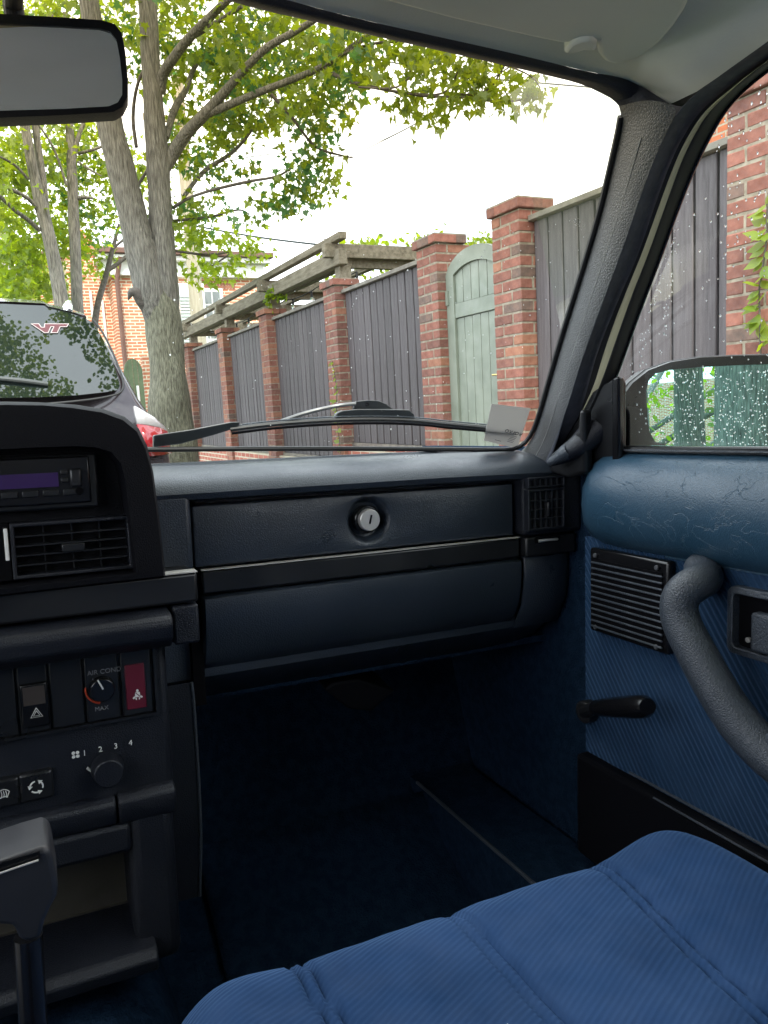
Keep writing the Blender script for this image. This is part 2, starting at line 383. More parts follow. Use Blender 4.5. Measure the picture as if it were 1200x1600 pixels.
plabel = ['stained vertical board fence panel nearest the car, behind the wing mirror and windscreen pillar',
          'wide stained fence panel between the green gate pillar and the near pergola pillar',
          'stained fence panel between the two pillars beneath the pergola beam',
          'narrow looking stained fence panel, second farthest along the wall',
          'farthest stained fence panel, next to the big tree trunk']
for k, (i, j) in enumerate([(0, 1), (2, 3), (3, 4), (4, 5), (5, 6)]):
    a, e = PY[i][1], PY[j][0]; p = empty('fence_panel', (3.03, a, .64), plabel[k], 'fence panel', 'stained board panels of the garden fence')
    n = round((e-a)/(.14 if k == 0 else .128)); w = (e-a)/n; rr = random.Random(k); dz = -.14 if k >= 2 else .02
    base = None
    for q in range(n):
        o_ = rr.uniform(0, .005)
        if base is None or q % 4 == 0:
            b = B(); b.prism([(0, .004, .01+dz), (0, .004, 1.425), (0, w-.010, 1.425), (0, w-.010, .01+dz)], (.02, 0, 0))
            o = b.obj('board', 'board_stain', p, bevel=.004, seg=1); base = o.data; o.location = (o_, q*w, 0)
        else:
            o = D.objects.new('board', base); COL.objects.link(o); o.parent = p; o.location = (o_, q*w, 0)
            mdf = o.modifiers.new('b', 'BEVEL'); mdf.width = .004; mdf.segments = 1; mdf.limit_method = 'ANGLE'
    b = B(); b.box((.022, 0, .01+dz), (.03, e-a, 1.42)); b.obj('backing', 'black_rubber', p)
    b = B(); b.box((-.035, .002, 1.428), (.06, e-a-.002, 1.46)); b.obj('top_rail', 'cap_wood', p, bevel=.003)
    b = B(); b.box((-.012, .002, -.02+dz), (.05, e-a-.002, .009+dz)); b.obj('bottom_rail', 'cap_wood', p)
    bw = B(); bw.box((2.965, a+.002, 0), (3.2, e-.002, .615+dz)); o = bw.obj('low_brick_wall', 'base_brick')
    tag(o, ['low brick base wall under the board panel nearest the car', 'low brick base wall under the wide panel left of the green gate',
            'low brick base wall under the panel between the pergola pillars', 'low brick base wall under the second farthest panel',
            'low brick base wall under the farthest panel by the tree'][k], 'low wall', 'brick base walls under the fence panels')

# arched gate
g0, g1 = PY[1][1]+.004, PY[2][0]-.004
g = empty('garden_gate', (3.0, g0, 0), 'pale green arched timber gate between two brick pillars', 'gate')
gw = g1-g0
def arch(y, ins=0):      # height of the arch at y across the gate
    t = (y-gw/2)/(gw/2); return 1.855+.20*math.sqrt(max(0, 1-t*t*.92))-ins
def outl(ins, n=14):
    ys = [ins+(gw-2*ins)*k/n for k in range(n+1)]
    return [(0, ins, .12 if ins == 0 else .3)]+[(0, y, arch(y, ins*1.0)) for y in ys]+[(0, gw-ins, .12 if ins == 0 else .3)]
b = B(); o1, o2 = outl(0), outl(.10); b.grid([o1, o2]); b.grid([[(x+.045, y, z) for x, y, z in o1], [(x+.045, y, z) for x, y, z in o2]])
b.grid([o1, [(x+.045, y, z) for x, y, z in o1]]); b.grid([o2, [(x+.045, y, z) for x, y, z in o2]])
b.obj('gate_frame', 'gate_green', g, smooth=30)
nb = 5; bwid = (gw-.2)/nb
for q in range(nb):
    ya, yb = .10+q*bwid+.003, .10+(q+1)*bwid-.003
    for (za, zb) in ((.3, 1.597), (1.703, None)):
        top = [(.018, ya, zb or arch(ya, .102)), (.018, (ya+yb)/2, zb or arch((ya+yb)/2, .102)), (.018, yb, zb or arch(yb, .102))]
        b = B(); b.prism([(.018, ya, za), *top, (.018, yb, za)], (.02, 0, 0)); b.obj('board', 'gate_green', g, bevel=.002, seg=1)
b = B(); b.box((.006, .101, 1.600), (.04, gw-.101, 1.700)); b.obj('rail', 'gate_green', g, bevel=.003)
b = B(); b.box((.04, .05, .2), (.05, gw-.05, 1.86)); b.obj('gate_backing', 'dark_green', g)
b = B(); b.tube([(-.01, .03, 1.17), (-.03, .035, 1.17), (-.03, .11, 1.172)], .006, 8); b.box((-.004, .02, 1.14), (0, .05, 1.20)); b.obj('latch', 'brass', g)
for z in (.6, 1.75):
    b = B(); b.box((-.012, gw-.035, z-.05), (-.001, gw-.004, z+.05)); b.obj('hinge', 'gate_green', g)

# ============================================================ PERGOLA
pg = empty('pergola', (3.1, 6.8, 0), 'weathered grey timber pergola running above the fence pillars', 'pergola')
def rel(a, o): return (a[0]-o[0], a[1]-o[1], a[2]-o[2])
def pbox(name, a, c, m='weathered_timber', par=pg, o=(3.1, 6.8, 0), bev=.006, **k):
    b = B(); b.box(rel(a, o), rel(c, o)); return b.obj(name, m, par, bevel=bev, **k)
pbox('beam', (2.99, 6.78, 2.335), (3.08, 13.8, 2.475)); pbox('beam', (3.14, 6.95, 2.345), (3.2, 13.7, 2.465))
pbox('top_rail', (2.97, 6.70, 2.545), (3.05, 13.9, 2.61)); pbox('top_rail', (3.95, W(628, 384, x=3.99).y, 2.545), (4.03, 13.9, 2.61)); pbox('top_rail', (4.9, 9.4, 2.545), (4.98, 13.9, 2.61))
for y in (6.93, 9.0, 11.0, 13.3):
    pbox('post', (3.03, y-.06, 2.215), (3.15, y+.06, 2.34))
    pbox('post', (5.02, y-.06, 0), (5.14, y+.06, 2.34))
for y in (6.93, 9.0, 11.0, 13.3):
    pbox('rafter', (2.90, y-.040, 2.415), (5.5, y+.040, 2.543))
    pbox('crossbeam', (3.16, y+.06, 2.34), (5.1, y+.13, 2.47))
pbox('beam', (5.02, 6.9, 2.345), (5.1, 13.8, 2.47))
# festoon lights
sx = [(9.9-.42*k) for k in range(14)]
st = empty('festoon_lights', (3.25, 10, 2.3), 'string of clear bulbs hung under the pergola beam', 'string lights')
pts = [V((3.22, 12.6-.3*k, 2.315-.035*abs(math.sin(k*.785)))) for k in range(20)]
b = B(); b.tube([p-V((3.25, 10, 2.3)) for p in pts], .006, 6); b.obj('cord', 'black_rubber', st)
for k in range(1, 20, 2):
    p = pts[k]-V((3.25, 10, 2.3)); b = B(); b.tube([p+V((0, 0, -.005)), p+V((0, 0, -.065))], [.012, .016], 8); s_ = b.obj('socket', 'black_rubber', st)
    b = B(); b.tube([p+V((0, 0, -.066)), p+V((0, 0, -.085)), p+V((0, 0, -.11)), p+V((0, 0, -.13))], [.012, .024, .024, .006], 10); b.obj('bulb', 'clear_bulb', s_)

# ============================================================ LEAVES AND TREES
LF = [(0, 0), (.10, .16), (.42, .05), (.34, .28), (.5, .46), (.22, .5), (.16, .62), (0, 1.0), (-.16, .62), (-.22, .5), (-.5, .46), (-.34, .28), (-.42, .05), (-.10, .16)]
LS = [(0, 0), (.3, .25), (.34, .6), (0, 1), (-.34, .6), (-.3, .25)]
def leaves(blobs, size, rr, shape=LF, conv=W, tufty=True):
    """blobs: (px, py, rpx, rpy, Y, dY, count) ellipsoids; leaves gathered in small tufts"""
    vs, fs = [], []
    for (cx, cy, rx, ry, Y, dY, n) in blobs:
        made = 0
        while made < n:
            a = rr.uniform(0, 6.283); q = math.sqrt(rr.random()); px, py = cx+rx*q*math.cos(a), cy+ry*q*math.sin(a)
            cen = conv(px, py, y=Y+rr.uniform(-dY, dY)); k = rr.randint(4, 9) if tufty else 1
            for _ in range(k):
                p = cen+V((rr.gauss(0, .1), rr.gauss(0, .1), rr.gauss(0, .07)))*(size/.12)
                s = size*rr.uniform(.6, 1.15); d = V((rr.gauss(0, .6), rr.gauss(0, .6), rr.gauss(-.55, .4))).normalized()
                nn = V((rr.gauss(0, .5), rr.gauss(0, .5), rr.gauss(.9, .4))); r_ = d.cross(nn)
                if r_.length < .1: continue
                r_.normalize(); up_ = r_.cross(d); k0 = len(vs); c = rr.uniform(.05, .35)
                wx = rr.uniform(.7, 1.1); cu = rr.uniform(-.1, .4)
                for (x, y) in shape: vs.append(p+r_*x*s*wx+d*y*s+up_*(abs(x)*c-y*y*cu)*s)
                fs.append(tuple(range(k0, k0+len(shape)))); made += 1
    return vs, fs
WY = lambda px, py, Y: W(px, py, y=Y)
def crown(par, loc, groups, name='crown'):
    for (m, blobs, size, shape, seed) in groups:
        vs, fs = leaves(blobs, size, random.Random(seed), shape)
        b = B(); b.v = [tuple(V(v)-V(loc)) for v in vs]; b.f = fs; b.mi = [0]*len(fs)
        me = D.meshes.new(name); me.from_pydata(b.v, [], b.f); me.materials.append(MT[m]); o = D.objects.new(name, me); COL.objects.link(o); o.parent = par; o['kind'] = 'stuff'
def limb(par, loc, pl, name='limb', m='bark', seg=12, jit=.12):
    """pl: (px, py, width_px, Y)"""
    pts, rad = [], []
    for (px, py, w, Y) in pl:
        p = W(px, py, y=Y); q = W(px+w, py, y=Y); pts.append(p-V(loc)); rad.append((q-p).length/2*.97)
    n = max(6, int(len(pl)*5)); P = resample(smoothline(pts), n)
    ds = [0]
    for a, c in zip(pts, pts[1:]): ds.append(ds[-1]+(c-a).length)
    rads = []
    for i in range(n):
        t = ds[-1]*i/(n-1); j = 0
        while j < len(ds)-2 and ds[j+1] < t: j += 1
        q = (t-ds[j])/max(1e-9, ds[j+1]-ds[j]); q = min(1, max(0, q)); rads.append(rad[j]*(1-q)+rad[j+1]*q)
    b = B(); b.tube(P, rads, seg, jit=jit); return b.obj(name, m, par, smooth=70)

# big double-stemmed tree
T1 = V((1.78, 9, .1)); t = empty('maple_tree', T1, 'big mossy double-stemmed maple standing between the parked car and the fence', 'tree', 'street trees ahead')
limb(t, T1, [(285, 840, 96, 9), (271, 690, 74, 9), (266, 620, 62, 9), (257, 540, 56, 9), (250, 480, 58, 9), (246, 455, 50, 9.03), (244, 435, 30, 9.05)], 'trunk', 'bark_moss', 20, .22)
limb(t, T1, [(252, 520, 40, 9), (238, 460, 56, 9), (224, 400, 52, 9), (213, 360, 46, 9), (201, 310, 44, 9), (188, 260, 45, 9), (172, 195, 43, 9), (156, 110, 38, 9), (143, 30, 34, 9), (132, -60, 28, 9)], 'limb', 'bark', 16, .18)
limb(t, T1, [(258, 520, 40, 9), (257, 450, 48, 9), (255, 400, 42, 9), (251, 330, 36, 9), (247, 270, 38, 9), (243, 215, 34, 9), (239, 150, 31, 9), (235, 90, 29, 9), (231, 0, 28, 9), (226, -90, 22, 9)], 'limb', 'bark', 16, .18)
for br in ([(254, 262, 26, 9), (268, 243, 22, 9), (290, 208, 19, 8.8), (317, 182, 17, 8.6), (357, 137, 13, 8.3), (387, 103, 12, 8), (417, 73, 11, 7.8), (447, 57, 10, 7.6), (483, 37, 9, 7.4), (540, 0, 7, 7)],
           [(320, 180, 13, 8.6), (350, 167, 13, 8.4), (380, 155, 11, 8.2), (407, 143, 11, 8), (460, 123, 10, 7.8), (500, 107, 9, 7.6), (533, 87, 9, 7.4), (577, 53, 8, 7.2), (640, 0, 6, 7)],
           [(249, 145, 20, 9), (254, 115, 16, 8.9), (268, 95, 15, 8.7), (292, 62, 14, 8.5), (325, 30, 12, 8.2), (350, 5, 11, 8), (390, -30, 9, 7.8)],
           [(292, 62, 9, 8.5), (322, 45, 8, 8.4), (350, 28, 7, 8.2), (378, 10, 6, 8)],
           [(260, 215, 9, 9), (272, 168, 12, 9.2), (292, 140, 9, 9.3), (302, 105, 7, 9.4), (330, 75, 5, 9.5)],
           [(288, 306, 7, 9.1), (318, 265, 7, 9.2), (360, 243, 6, 9.2), (387, 213, 5, 9.2), (402, 190, 4, 9.2)],
           [(270, 325, 6, 9), (300, 305, 5, 8.8), (387, 283, 5, 8.6), (433, 277, 4, 8.4), (455, 263, 3, 8.3)],
           [(423, 147, 6, 7.9), (453, 178, 5, 7.9), (477, 213, 4, 8), (495, 233, 4, 8), (533, 243, 3, 8), (553, 247, 2, 8)],
           [(507, 107, 6, 7.5), (533, 123, 6, 7.3), (567, 133, 5, 7.1), (610, 142, 4, 6.9), (667, 151, 4, 6.7), (730, 152, 2, 6.5)],
           [(270, 345, 5, 9), (330, 340, 4, 9.1), (375, 325, 3, 9.1), (390, 335, 2, 9.1)],
           [(272, 392, 4, 9), (330, 400, 4, 9), (370, 390, 3, 9), (325, 420, 2, 9)],
           [(213, 230, 6, 9.2), (206, 180, 6, 9.3), (216, 120, 5, 9.3), (240, 90, 5, 9.3)],
           [(215, 290, 5, 9.2), (228, 270, 5, 9.4), (250, 230, 4, 9.5)],
           [(200, 470, 0.1, 8.95), (206, 452, 16, 8.9), (222, 465, 26, 8.95), (240, 500, 20, 9.02)]):
    limb(t, T1, br, 'branch', 'bark' if br[0][2] > 6.5 else 'twig', 8, .1)
G = [  # px,py,rx,ry,Y,dY,count
 (330, 30, 130, 90, 9.7, .8, 560), (430, 60, 110, 75, 8.6, .8, 460), (515, 100, 56, 56, 7.9, .5, 190), (410, 155, 95, 50, 9.1, .5, 230),
 (330, 120, 90, 70, 9.7, .5, 330), (492, 175, 56, 28, 8.0, .4, 110), (545, 85, 36, 45, 7.2, .5, 110), (205, 55, 70, 80, 10.3, .6, 260),
 (300, 215, 55, 45, 9.8, .4, 110), (375, 205, 55, 26, 9.3, .4, 70), (330, -70, 260, 60, 8.6, 1.2, 800), (620, -60, 160, 60, 7, 1, 300), (100, -20, 140, 60, 10.5, .8, 300)]
G2 = [(485, 228, 34, 20, 8.3, .3, 60), (484, 275, 46, 42, 8.4, .4, 140), (450, 315, 40, 22, 8.4, .3, 70), (400, 330, 26, 20, 8.4, .3, 30), (300, 245, 55, 36, 9.7, .3, 70), (350, 265, 60, 20, 9.3, .3, 60),
      (320, 330, 46, 26, 9, .4, 80)]
G3 = [(340, 385, 60, 26, 9, .4, 150), (300, 360, 34, 30, 9.1, .3, 70), (305, 420, 30, 24, 9.1, .3, 60), (390, 392, 34, 22, 9, .3, 50), (335, 430, 26, 10, 9, .2, 20), (357, 423, 14, 6, 9, .1, 10)]
G4 = [(640, 95, 60, 38, 6.7, .4, 170), (700, 125, 60, 36, 6.6, .4, 180), (760, 120, 52, 34, 6.5, .4, 150), (825, 125, 26, 26, 6.4, .3, 50), (650, 165, 40, 20, 6.7, .3, 60), (700, 175, 24, 22, 6.6, .2, 40), (590, 75, 36, 26, 6.9, .3, 60), (845, 160, 10, 18, 6.4, .1, 14), (800, 155, 26, 10, 6.4, .2, 16), (760, 60, 120, 40, 6.6, .5, 160)]
crown(t, T1, [('leaf_green', G, .125, LF, 1), ('leaf_deep', [(*q[:6], int(q[6]*.35)) for q in G], .12, LF, 2), ('leaf_green', G2, .11, LF, 3), ('leaf_deep', [(*q[:6], int(q[6]*.6)) for q in G2], .11, LF, 4),
              ('leaf_bright', G3, .11, LF, 5), ('leaf_bright', [(*q[:6], int(q[6]*.35)) for q in G], .12, LF, 6), ('leaf_green', G4, .125, LF, 7)])
for k, q in enumerate([(620, 140, 640, 120), (700, 150, 720, 100), (760, 150, 790, 100), (800, 160, 840, 150)]):
    limb(t, T1, [(q[0]-60, q[1]-4, 3, 6.8), (q[0], q[1], 3, 6.6), (q[2], q[3], 2, 6.5)], 'branch', 'twig', 6, 0)
limb(t, T1, [(500, 107, 4, 7.5), (560, 70, 4, 7.1), (640, 62, 4, 6.9), (700, 80, 3, 6.7), (770, 95, 3, 6.5), (840, 120, 2, 6.4), (848, 160, 1.5, 6.4)], 'branch', 'twig', 6, 0)

# trees further left
T2 = V((1.15, 13, .1)); t = empty('maple_tree', T2, 'grey maple with forked stems rising behind the roof of the parked car', 'tree', 'street trees ahead')
limb(t, T2, [(125, 640, 40, 13), (110, 560, 30, 13), (98, 480, 25, 13), (85, 410, 23, 13), (74, 360, 22, 13), (64, 320, 21, 13), (54, 280, 18, 13), (46, 235, 17, 13), (38, 190, 16, 13), (28, 130, 14, 13), (18, 60, 12, 13), (12, -20, 10, 13)], 'trunk', 'bark', 14, .16)
limb(t, T2, [(72, 350, 14, 13.05), (68, 300, 15, 13.1), (62, 250, 13, 13.2), (54, 195, 12, 13.2), (60, 120, 10, 13.2), (80, 20, 9, 13.2)], 'limb', 'bark', 10, .12)
for br in ([(60, 330, 8, 13), (48, 312, 7, 12.9), (28, 301, 7, 12.8), (2, 288, 6, 12.6), (-40, 260, 5, 12.4)], [(62, 360, 8, 13), (44, 343, 8, 12.9), (24, 330, 7, 12.8), (0, 306, 7, 12.6), (-40, 275, 5, 12.4)],
           [(44, 280, 5, 13), (24, 257, 5, 12.9), (0, 245, 4, 12.8)], [(104, 290, 4, 13.2), (85, 230, 4, 13.1), (60, 195, 3, 13)]):
    limb(t, T2, br, 'branch', 'bark', 8, .1)
H1 = [(50, 225, 80, 60, 14.6, 1.2, 380), (10, 300, 50, 70, 14.0, 1.2, 300), (60, 380, 70, 50, 15, 1, 260), (20, 420, 50, 50, 14.5, 1, 300), (50, 450, 50, 26, 15, 1, 160), (40, 20, 60, 40, 14.5, 1, 120), (-40, 150, 80, 200, 13, 1.5, 500), (100, 320, 40, 60, 15, .6, 110)]
H2 = [(150, 240, 60, 50, 15.2, .8, 200), (140, 310, 50, 36, 15.3, .6, 110), (185, 270, 36, 50, 15, .7, 90), (120, 380, 36, 24, 14.5, .5, 70), (225, 300, 24, 60, 10.5, .5, 60), (235, 350, 20, 30, 10.5, .4, 26), (95, 60, 60, 40, 14, 1, 60)]
crown(t, T2, [('leaf_bright', H1, .15, LF, 11), ('leaf_green', H1, .15, LF, 12)])
T3 = V((1.6, 13.8, .1)); t = empty('maple_tree', T3, 'slim straight-stemmed maple just right of the forked maple', 'tree', 'street trees ahead')
limb(t, T3, [(135, 640, 26, 13.8), (127, 560, 22, 13.8), (121, 480, 19, 13.8), (118, 400, 18, 13.8), (115, 330, 18, 13.8), (112, 270, 17, 13.8), (109, 200, 13, 13.8), (106, 120, 11, 13.8), (102, 20, 9, 13.8)], 'trunk', 'bark', 12, .14)
for br in ([(113, 265, 10, 13.8), (116, 235, 9, 13.8), (124, 210, 7, 13.8), (136, 180, 6, 13.8), (160, 120, 5, 13.8)], [(122, 240, 6, 13.8), (138, 236, 5, 13.7), (155, 231, 5, 13.6), (190, 215, 3, 13.6)],
           [(122, 253, 4, 13.8), (140, 265, 4, 13.7), (158, 275, 2, 13.6)], [(122, 310, 8, 13.8), (132, 308, 7, 13.7), (146, 310, 3, 13.6)]):
    limb(t, T3, br, 'branch', 'bark', 8, .1)
crown(t, T3, [('leaf_bright', H2, .14, LF, 13), ('leaf_green', H2, .14, LF, 14), ('leaf_deep', [(150, 270, 70, 80, 14.8, .5, 160), (140, 360, 60, 30, 15, .5, 80), (70, 250, 70, 90, 15, .5, 160)], .13, LF, 15)])
T4 = V((2.4, 15, .1)); t = empty('young_tree', T4, 'thin dark leaning young tree against the brick house', 'tree')
limb(t, T4, [(140, 620, 13, 15), (146, 520, 12, 15), (152, 475, 11, 15), (160, 450, 10, 15), (167, 425, 9, 15), (173, 400, 8, 15), (180, 375, 6, 15), (186, 350, 4, 15)], 'trunk', 'twig', 9)
limb(t, T4, [(169, 422, 7, 15), (180, 415, 7, 15), (198, 401, 6, 15), (215, 385, 4, 15)], 'branch', 'twig', 8)
limb(t, T4, [(177, 388, 5, 15), (186, 380, 4, 15), (200, 370, 3, 15)], 'branch', 'twig', 8)
crown(t, T4, [('leaf_bright', [(150, 420, 30, 20, 15.4, .5, 60), (160, 350, 34, 16, 15.4, .4, 40)], .14, LF, 16), ('leaf_green', [(152, 395, 26, 18, 15.2, .4, 40)], .13, LF, 17)])
T5 = V((.1, 19, 0)); t = empty('birch_tree', T5, 'pale mottled trunk with feathery leaves at the far left', 'tree')
limb(t, T5, [(18, 620, 26, 19), (12, 500, 22, 19), (8, 420, 20, 19), (2, 360, 17, 19), (-8, 280, 14, 19)], 'trunk', 'birch', 10)
limb(t, T5, [(20, 440, 5, 19), (34, 405, 5, 19), (52, 390, 5, 19)], 'branch', 'birch', 7); limb(t, T5, [(45, 460, 4, 19), (60, 430, 5, 19), (74, 430, 4, 19)], 'branch', 'birch', 7)
crown(t, T5, [('leaf_bright', [(40, 430, 60, 50, 20, 1.2, 1500), (30, 340, 70, 60, 20.5, 1.2, 900), (90, 400, 40, 70, 21, 1, 350), (0, 470, 60, 40, 20, 1.5, 500)], .10, LS, 18)])
# greenery over the wall
T6 = V((5.6, 9.5, 0)); t = empty('garden_shrub', T6, 'tall green shrub showing above the fence under the pergola', 'shrub')
b = B(); b.tube([(0, 0, 0), (.02, 0, 1.2), (.05, 0, 2.2)], [.05, .04, .02], 8); b.obj('stem', 'twig', t)
crown(t, T6, [('leaf_bright', [(560, 400, 60, 24, 9.5, .8, 380), (680, 385, 50, 14, 8.5, .6, 160), (590, 382, 44, 8, 9.5, .5, 60)], .10, LS, 19)])
T7 = V((5.3, 6.5, 0)); t = empty('garden_shrub', T7, 'yellow-green bush top showing above the pale green gate', 'shrub')
b = B(); b.tube([(0, 0, 0), (.02, 0, 1.2), (.05, 0, 2.2)], [.05, .04, .02], 8); b.obj('stem', 'twig', t)
crown(t, T7, [('leaf_bright', [(757, 384, 26, 12, 6.5, .4, 240), (750, 396, 36, 12, 6.5, .4, 160)], .06, LS, 20)])
# vines
def vine(name, loc, label, pts, n, size, sd):
    o = empty(name, loc, label, 'vine'); b = B(); b.tube([V(p)-V(loc) for p in pts], .004, 6); b.obj('stem', 'twig', o)
    rr = random.Random(sd); vs, fs = [], []; P = resample(pts, n)
    for p in P:
        s = size*rr.uniform(.6, 1.2); d = V((rr.uniform(-.8, .1), rr.uniform(-1, 1), rr.uniform(-.7, .4))).normalized(); r_ = d.cross(V((-.8, rr.uniform(-.3, .3), .5))).normalized(); k0 = len(vs)
        for (x, y) in ([(0, 0), (.25, .3), (.27, .55), (0, 1), (-.27, .55), (-.25, .3)]): vs.append(p-V(loc)+r_*x*s+d*y*s)
        fs.append(tuple(range(k0, k0+6)))
    me = D.meshes.new('foliage'); me.from_pydata(vs, [], fs); me.materials.append(MT['leaf_bright']); q = D.objects.new('foliage', me); COL.objects.link(q); q.parent = o; q['kind'] = 'stuff'
vine('climbing_vine', V((2.9, 6.9, .6)), 'small ivy strand climbing the pillar at the near end of the pergola', [(2.905, 6.83, .6), (2.9, 6.86, .95), (2.905, 6.82, 1.2), (2.9, 6.88, 1.45)], 34, .07, 1)
vine('climbing_vine', V((3.05, 9, 2.1)), 'leafy vine tangled round the second pergola post', [(3.0, 8.9, 2.2), (2.95, 8.78, 2.36), (3.05, 8.7, 2.3), (3.1, 8.55, 2.28), (3.0, 8.8, 2.42)], 110, .09, 2)
vine('climbing_vine', V((2.88, 2.2, .6)), 'green creeper hanging on the nearest brick pillar at the right edge', [(2.90, 2.2, .9), (2.89, 2.235, 1.15), (2.89, 2.245, 1.4), (2.9, 2.22, 1.6), (2.895, 2.215, 1.74)], 46, .085, 3)

# ============================================================ HOUSES
HY = 19.6
def H(px, py, dy=0): return W(px, py, y=HY+dy)
hz = lambda px, py: H(px, py).z
hx = lambda px, py: H(px, py).x
h = empty('brick_house', (hx(180, 500), HY, 0), 'orange brick house with white cornice beyond the big tree and pergola', 'house')
hl = V((hx(180, 500), HY, 0))
x0, x1 = hx(176, 450), hx(421, 413); zt = hz(390, 436)
def hbox(name, a, c, m, par=h, bev=0, loc=hl, **k):
    b = B(); b.box(tuple(V(a)-loc), tuple(V(c)-loc)); return b.obj(name, m, par, bevel=bev, **k)
hbox('wall', (x0, HY, 0), (x1-.35, HY+6, zt), 'house_brick')
hbox('cornice', (x0-.2, HY-.15, zt), (x1-.2, HY+6, zt+.34), 'white_trim', bev=.02)
hbox('cornice', (x0-.3, HY-.32, zt+.34), (x1-.05, HY+6.1, zt+.46), 'white_trim', bev=.02)
hbox('gutter', (x0-.3, HY-.40, zt+.465), (x1, HY+6.2, zt+.60), 'brown_metal', bev=.02)
zs = zt-.004
for q in range(46):                                         # soldier course over the window
    xx = hx(300, 445)+q*.078
    if xx < x1-.4 and q < 14: hbox('brick', (xx, HY-.006, hz(330, 452)), (xx+.066, HY+.02, hz(330, 452)+.215), 'brick_orange')
def hwin(pl, pt, pr, pb, nx, ny, label=None):
    a = H(pl, pb); c = H(pr, pt); w = hbox('window', (a.x, HY-.05, a.z), (c.x, HY-.001, c.z), 'white_trim', bev=.01)
    fw = .07; ax, cx, az, cz = a.x+fw, c.x-fw, a.z+fw, c.z-fw
    for i in range(nx):
        for j in range(ny):
            ww, hh = (cx-ax)/nx, (cz-az)/ny
            b = B(); b.box((ax+i*ww+.02-hl.x, -.058, az+j*hh+.02), (ax+(i+1)*ww-.02-hl.x, -.052, az+(j+1)*hh-.02)); b.obj('pane', 'window_dark', w)
hwin(316, 451, 347, 502, 2, 2); hwin(312, 508, 343, 535, 2, 2)
bay = hbox('bay', (hx(276, 470), HY-.35, hz(290, 560)), (hx(315, 470), HY-.002, hz(290, 446)), 'white_trim', bev=.01)
a = H(287, 540, -.36); c = H(299, 460, -.36)
nl = 16
for k in range(nl):
    z = a.z+(c.z-a.z)*k/nl; b = B(); b.box((a.x-hl.x, -.39, z), (c.x-hl.x, -.352, z+(c.z-a.z)/nl*.7)); b.obj('louvre', 'louver', bay)
b = B(); p0, p1 = H(182, 428, -.15), H(198, 590, -.15)
b.tube([V((p0.x+.1, HY-.3, zt+.4))-hl, V((p0.x, HY-.12, zt-.1))-hl, V((p0.x, HY-.12, .3))-hl], .055, 10); b.obj('downpipe', 'brown_metal', h)
# recessed darker wing to the left of the main wall
wing = hbox('side_wall', (hx(125, 450)-.2, HY+.6, 0), (x0-.002, HY+5, hz(140, 395)+.0), 'house_brick')
b = B(); xa, xb = hx(122, 420), hx(178, 420); zc = hz(140, 395); b.prism([V((xa, HY+.61, zc))-hl, V(((xa+xb)/2-.25, HY+.61, zc+.75))-hl, V((xb, HY+.61, zc))-hl], (0, 3, 0)); b.obj('gable', 'orange_brick', h)
for px, pa, pb in ((141, 455, 500), (160, 470, 520)):
    b = B(); q = H(px, pa, .55); r = H(px, pb, .55); b.tube([q-hl, V((q.x, q.y, 0))-hl], .03, 8); b.obj('white_pipe', 'white_trim', h)
q0 = empty('brick_house', (hx(70, 450), HY+4, 0), 'distant brick house glimpsed between tree stems on the left', 'house'); ql = V((hx(70, 450), HY+4, 0))
a, c = W(62, 470, y=HY+4), W(126, 405, y=HY+4)
hbox('wall', (a.x, HY+4, 0), (c.x+.5, HY+8, c.z), 'house_brick', q0, loc=ql)
hbox('roof', (a.x-.2, HY+3.8, c.z), (c.x+.55, HY+8.2, c.z+.15), 'brown_metal', q0, loc=ql)
hbox('wall', (a.x-.9, HY+4.4, 0), (a.x-.002, HY+8, c.z-1.2), 'brick_dark', q0, loc=ql)
# green side gate in its brick wall
sg = empty('side_gate', W(213, 640, y=16.5), 'dark green arched gate in the brick wall left of the big tree', 'gate'); sl_ = W(213, 640, y=16.5)
aL, aR = W(199, 640, y=16.5).x, W(229, 640, y=16.5).x; zT = W(213, 560, y=16.5).z; zS = W(213, 585, y=16.5).z
n_ = 10; bwd = (aR-aL)/4
for k in range(4):
    f_ = lambda x: zS+(zT-zS)*math.sqrt(max(0, 1-((x-(aL+aR)/2)/((aR-aL)/2))**2*.98))
    xa, xb = aL+k*bwd, aL+(k+1)*bwd-.008
    b = B(); b.prism([V((x, 16.5, z))-sl_ for x, z in ((xa, 0), (xa, f_(xa)), ((xa+xb)/2, f_((xa+xb)/2)), (xb, f_(xb)), (xb, 0))], (0, .04, 0)); b.obj('board', 'dark_green', sg)
hd = W(216, 615, y=16.47); b = B(); b.box(tuple(hd-sl_-V((.025, .02, .16))), tuple(hd-sl_+V((.025, .0, .16)))); b.obj('handle', 'white_trim', sg, bevel=.01)
gwl = W(255, 640, y=16.6); b = B(); w0 = W(229.5, 640, y=16.6).x; b.box((w0, 16.55, 0), (3.0, 16.8, W(240, 556, y=16.55).z)); o = b.obj('garden_wall', 'house_brick'); tag(o, 'brick wall beside the dark green side gate, half behind the big trunk', 'wall')
# orange brick building glimpsed over the near panel
b = B(); b.box((7, 2.5, 0), (12, 6.6, 6.5)); o = b.obj('orange_brick_building', 'orange_brick'); tag(o, 'orange brick building glimpsed above the nearest fence panel through the side window', 'building')

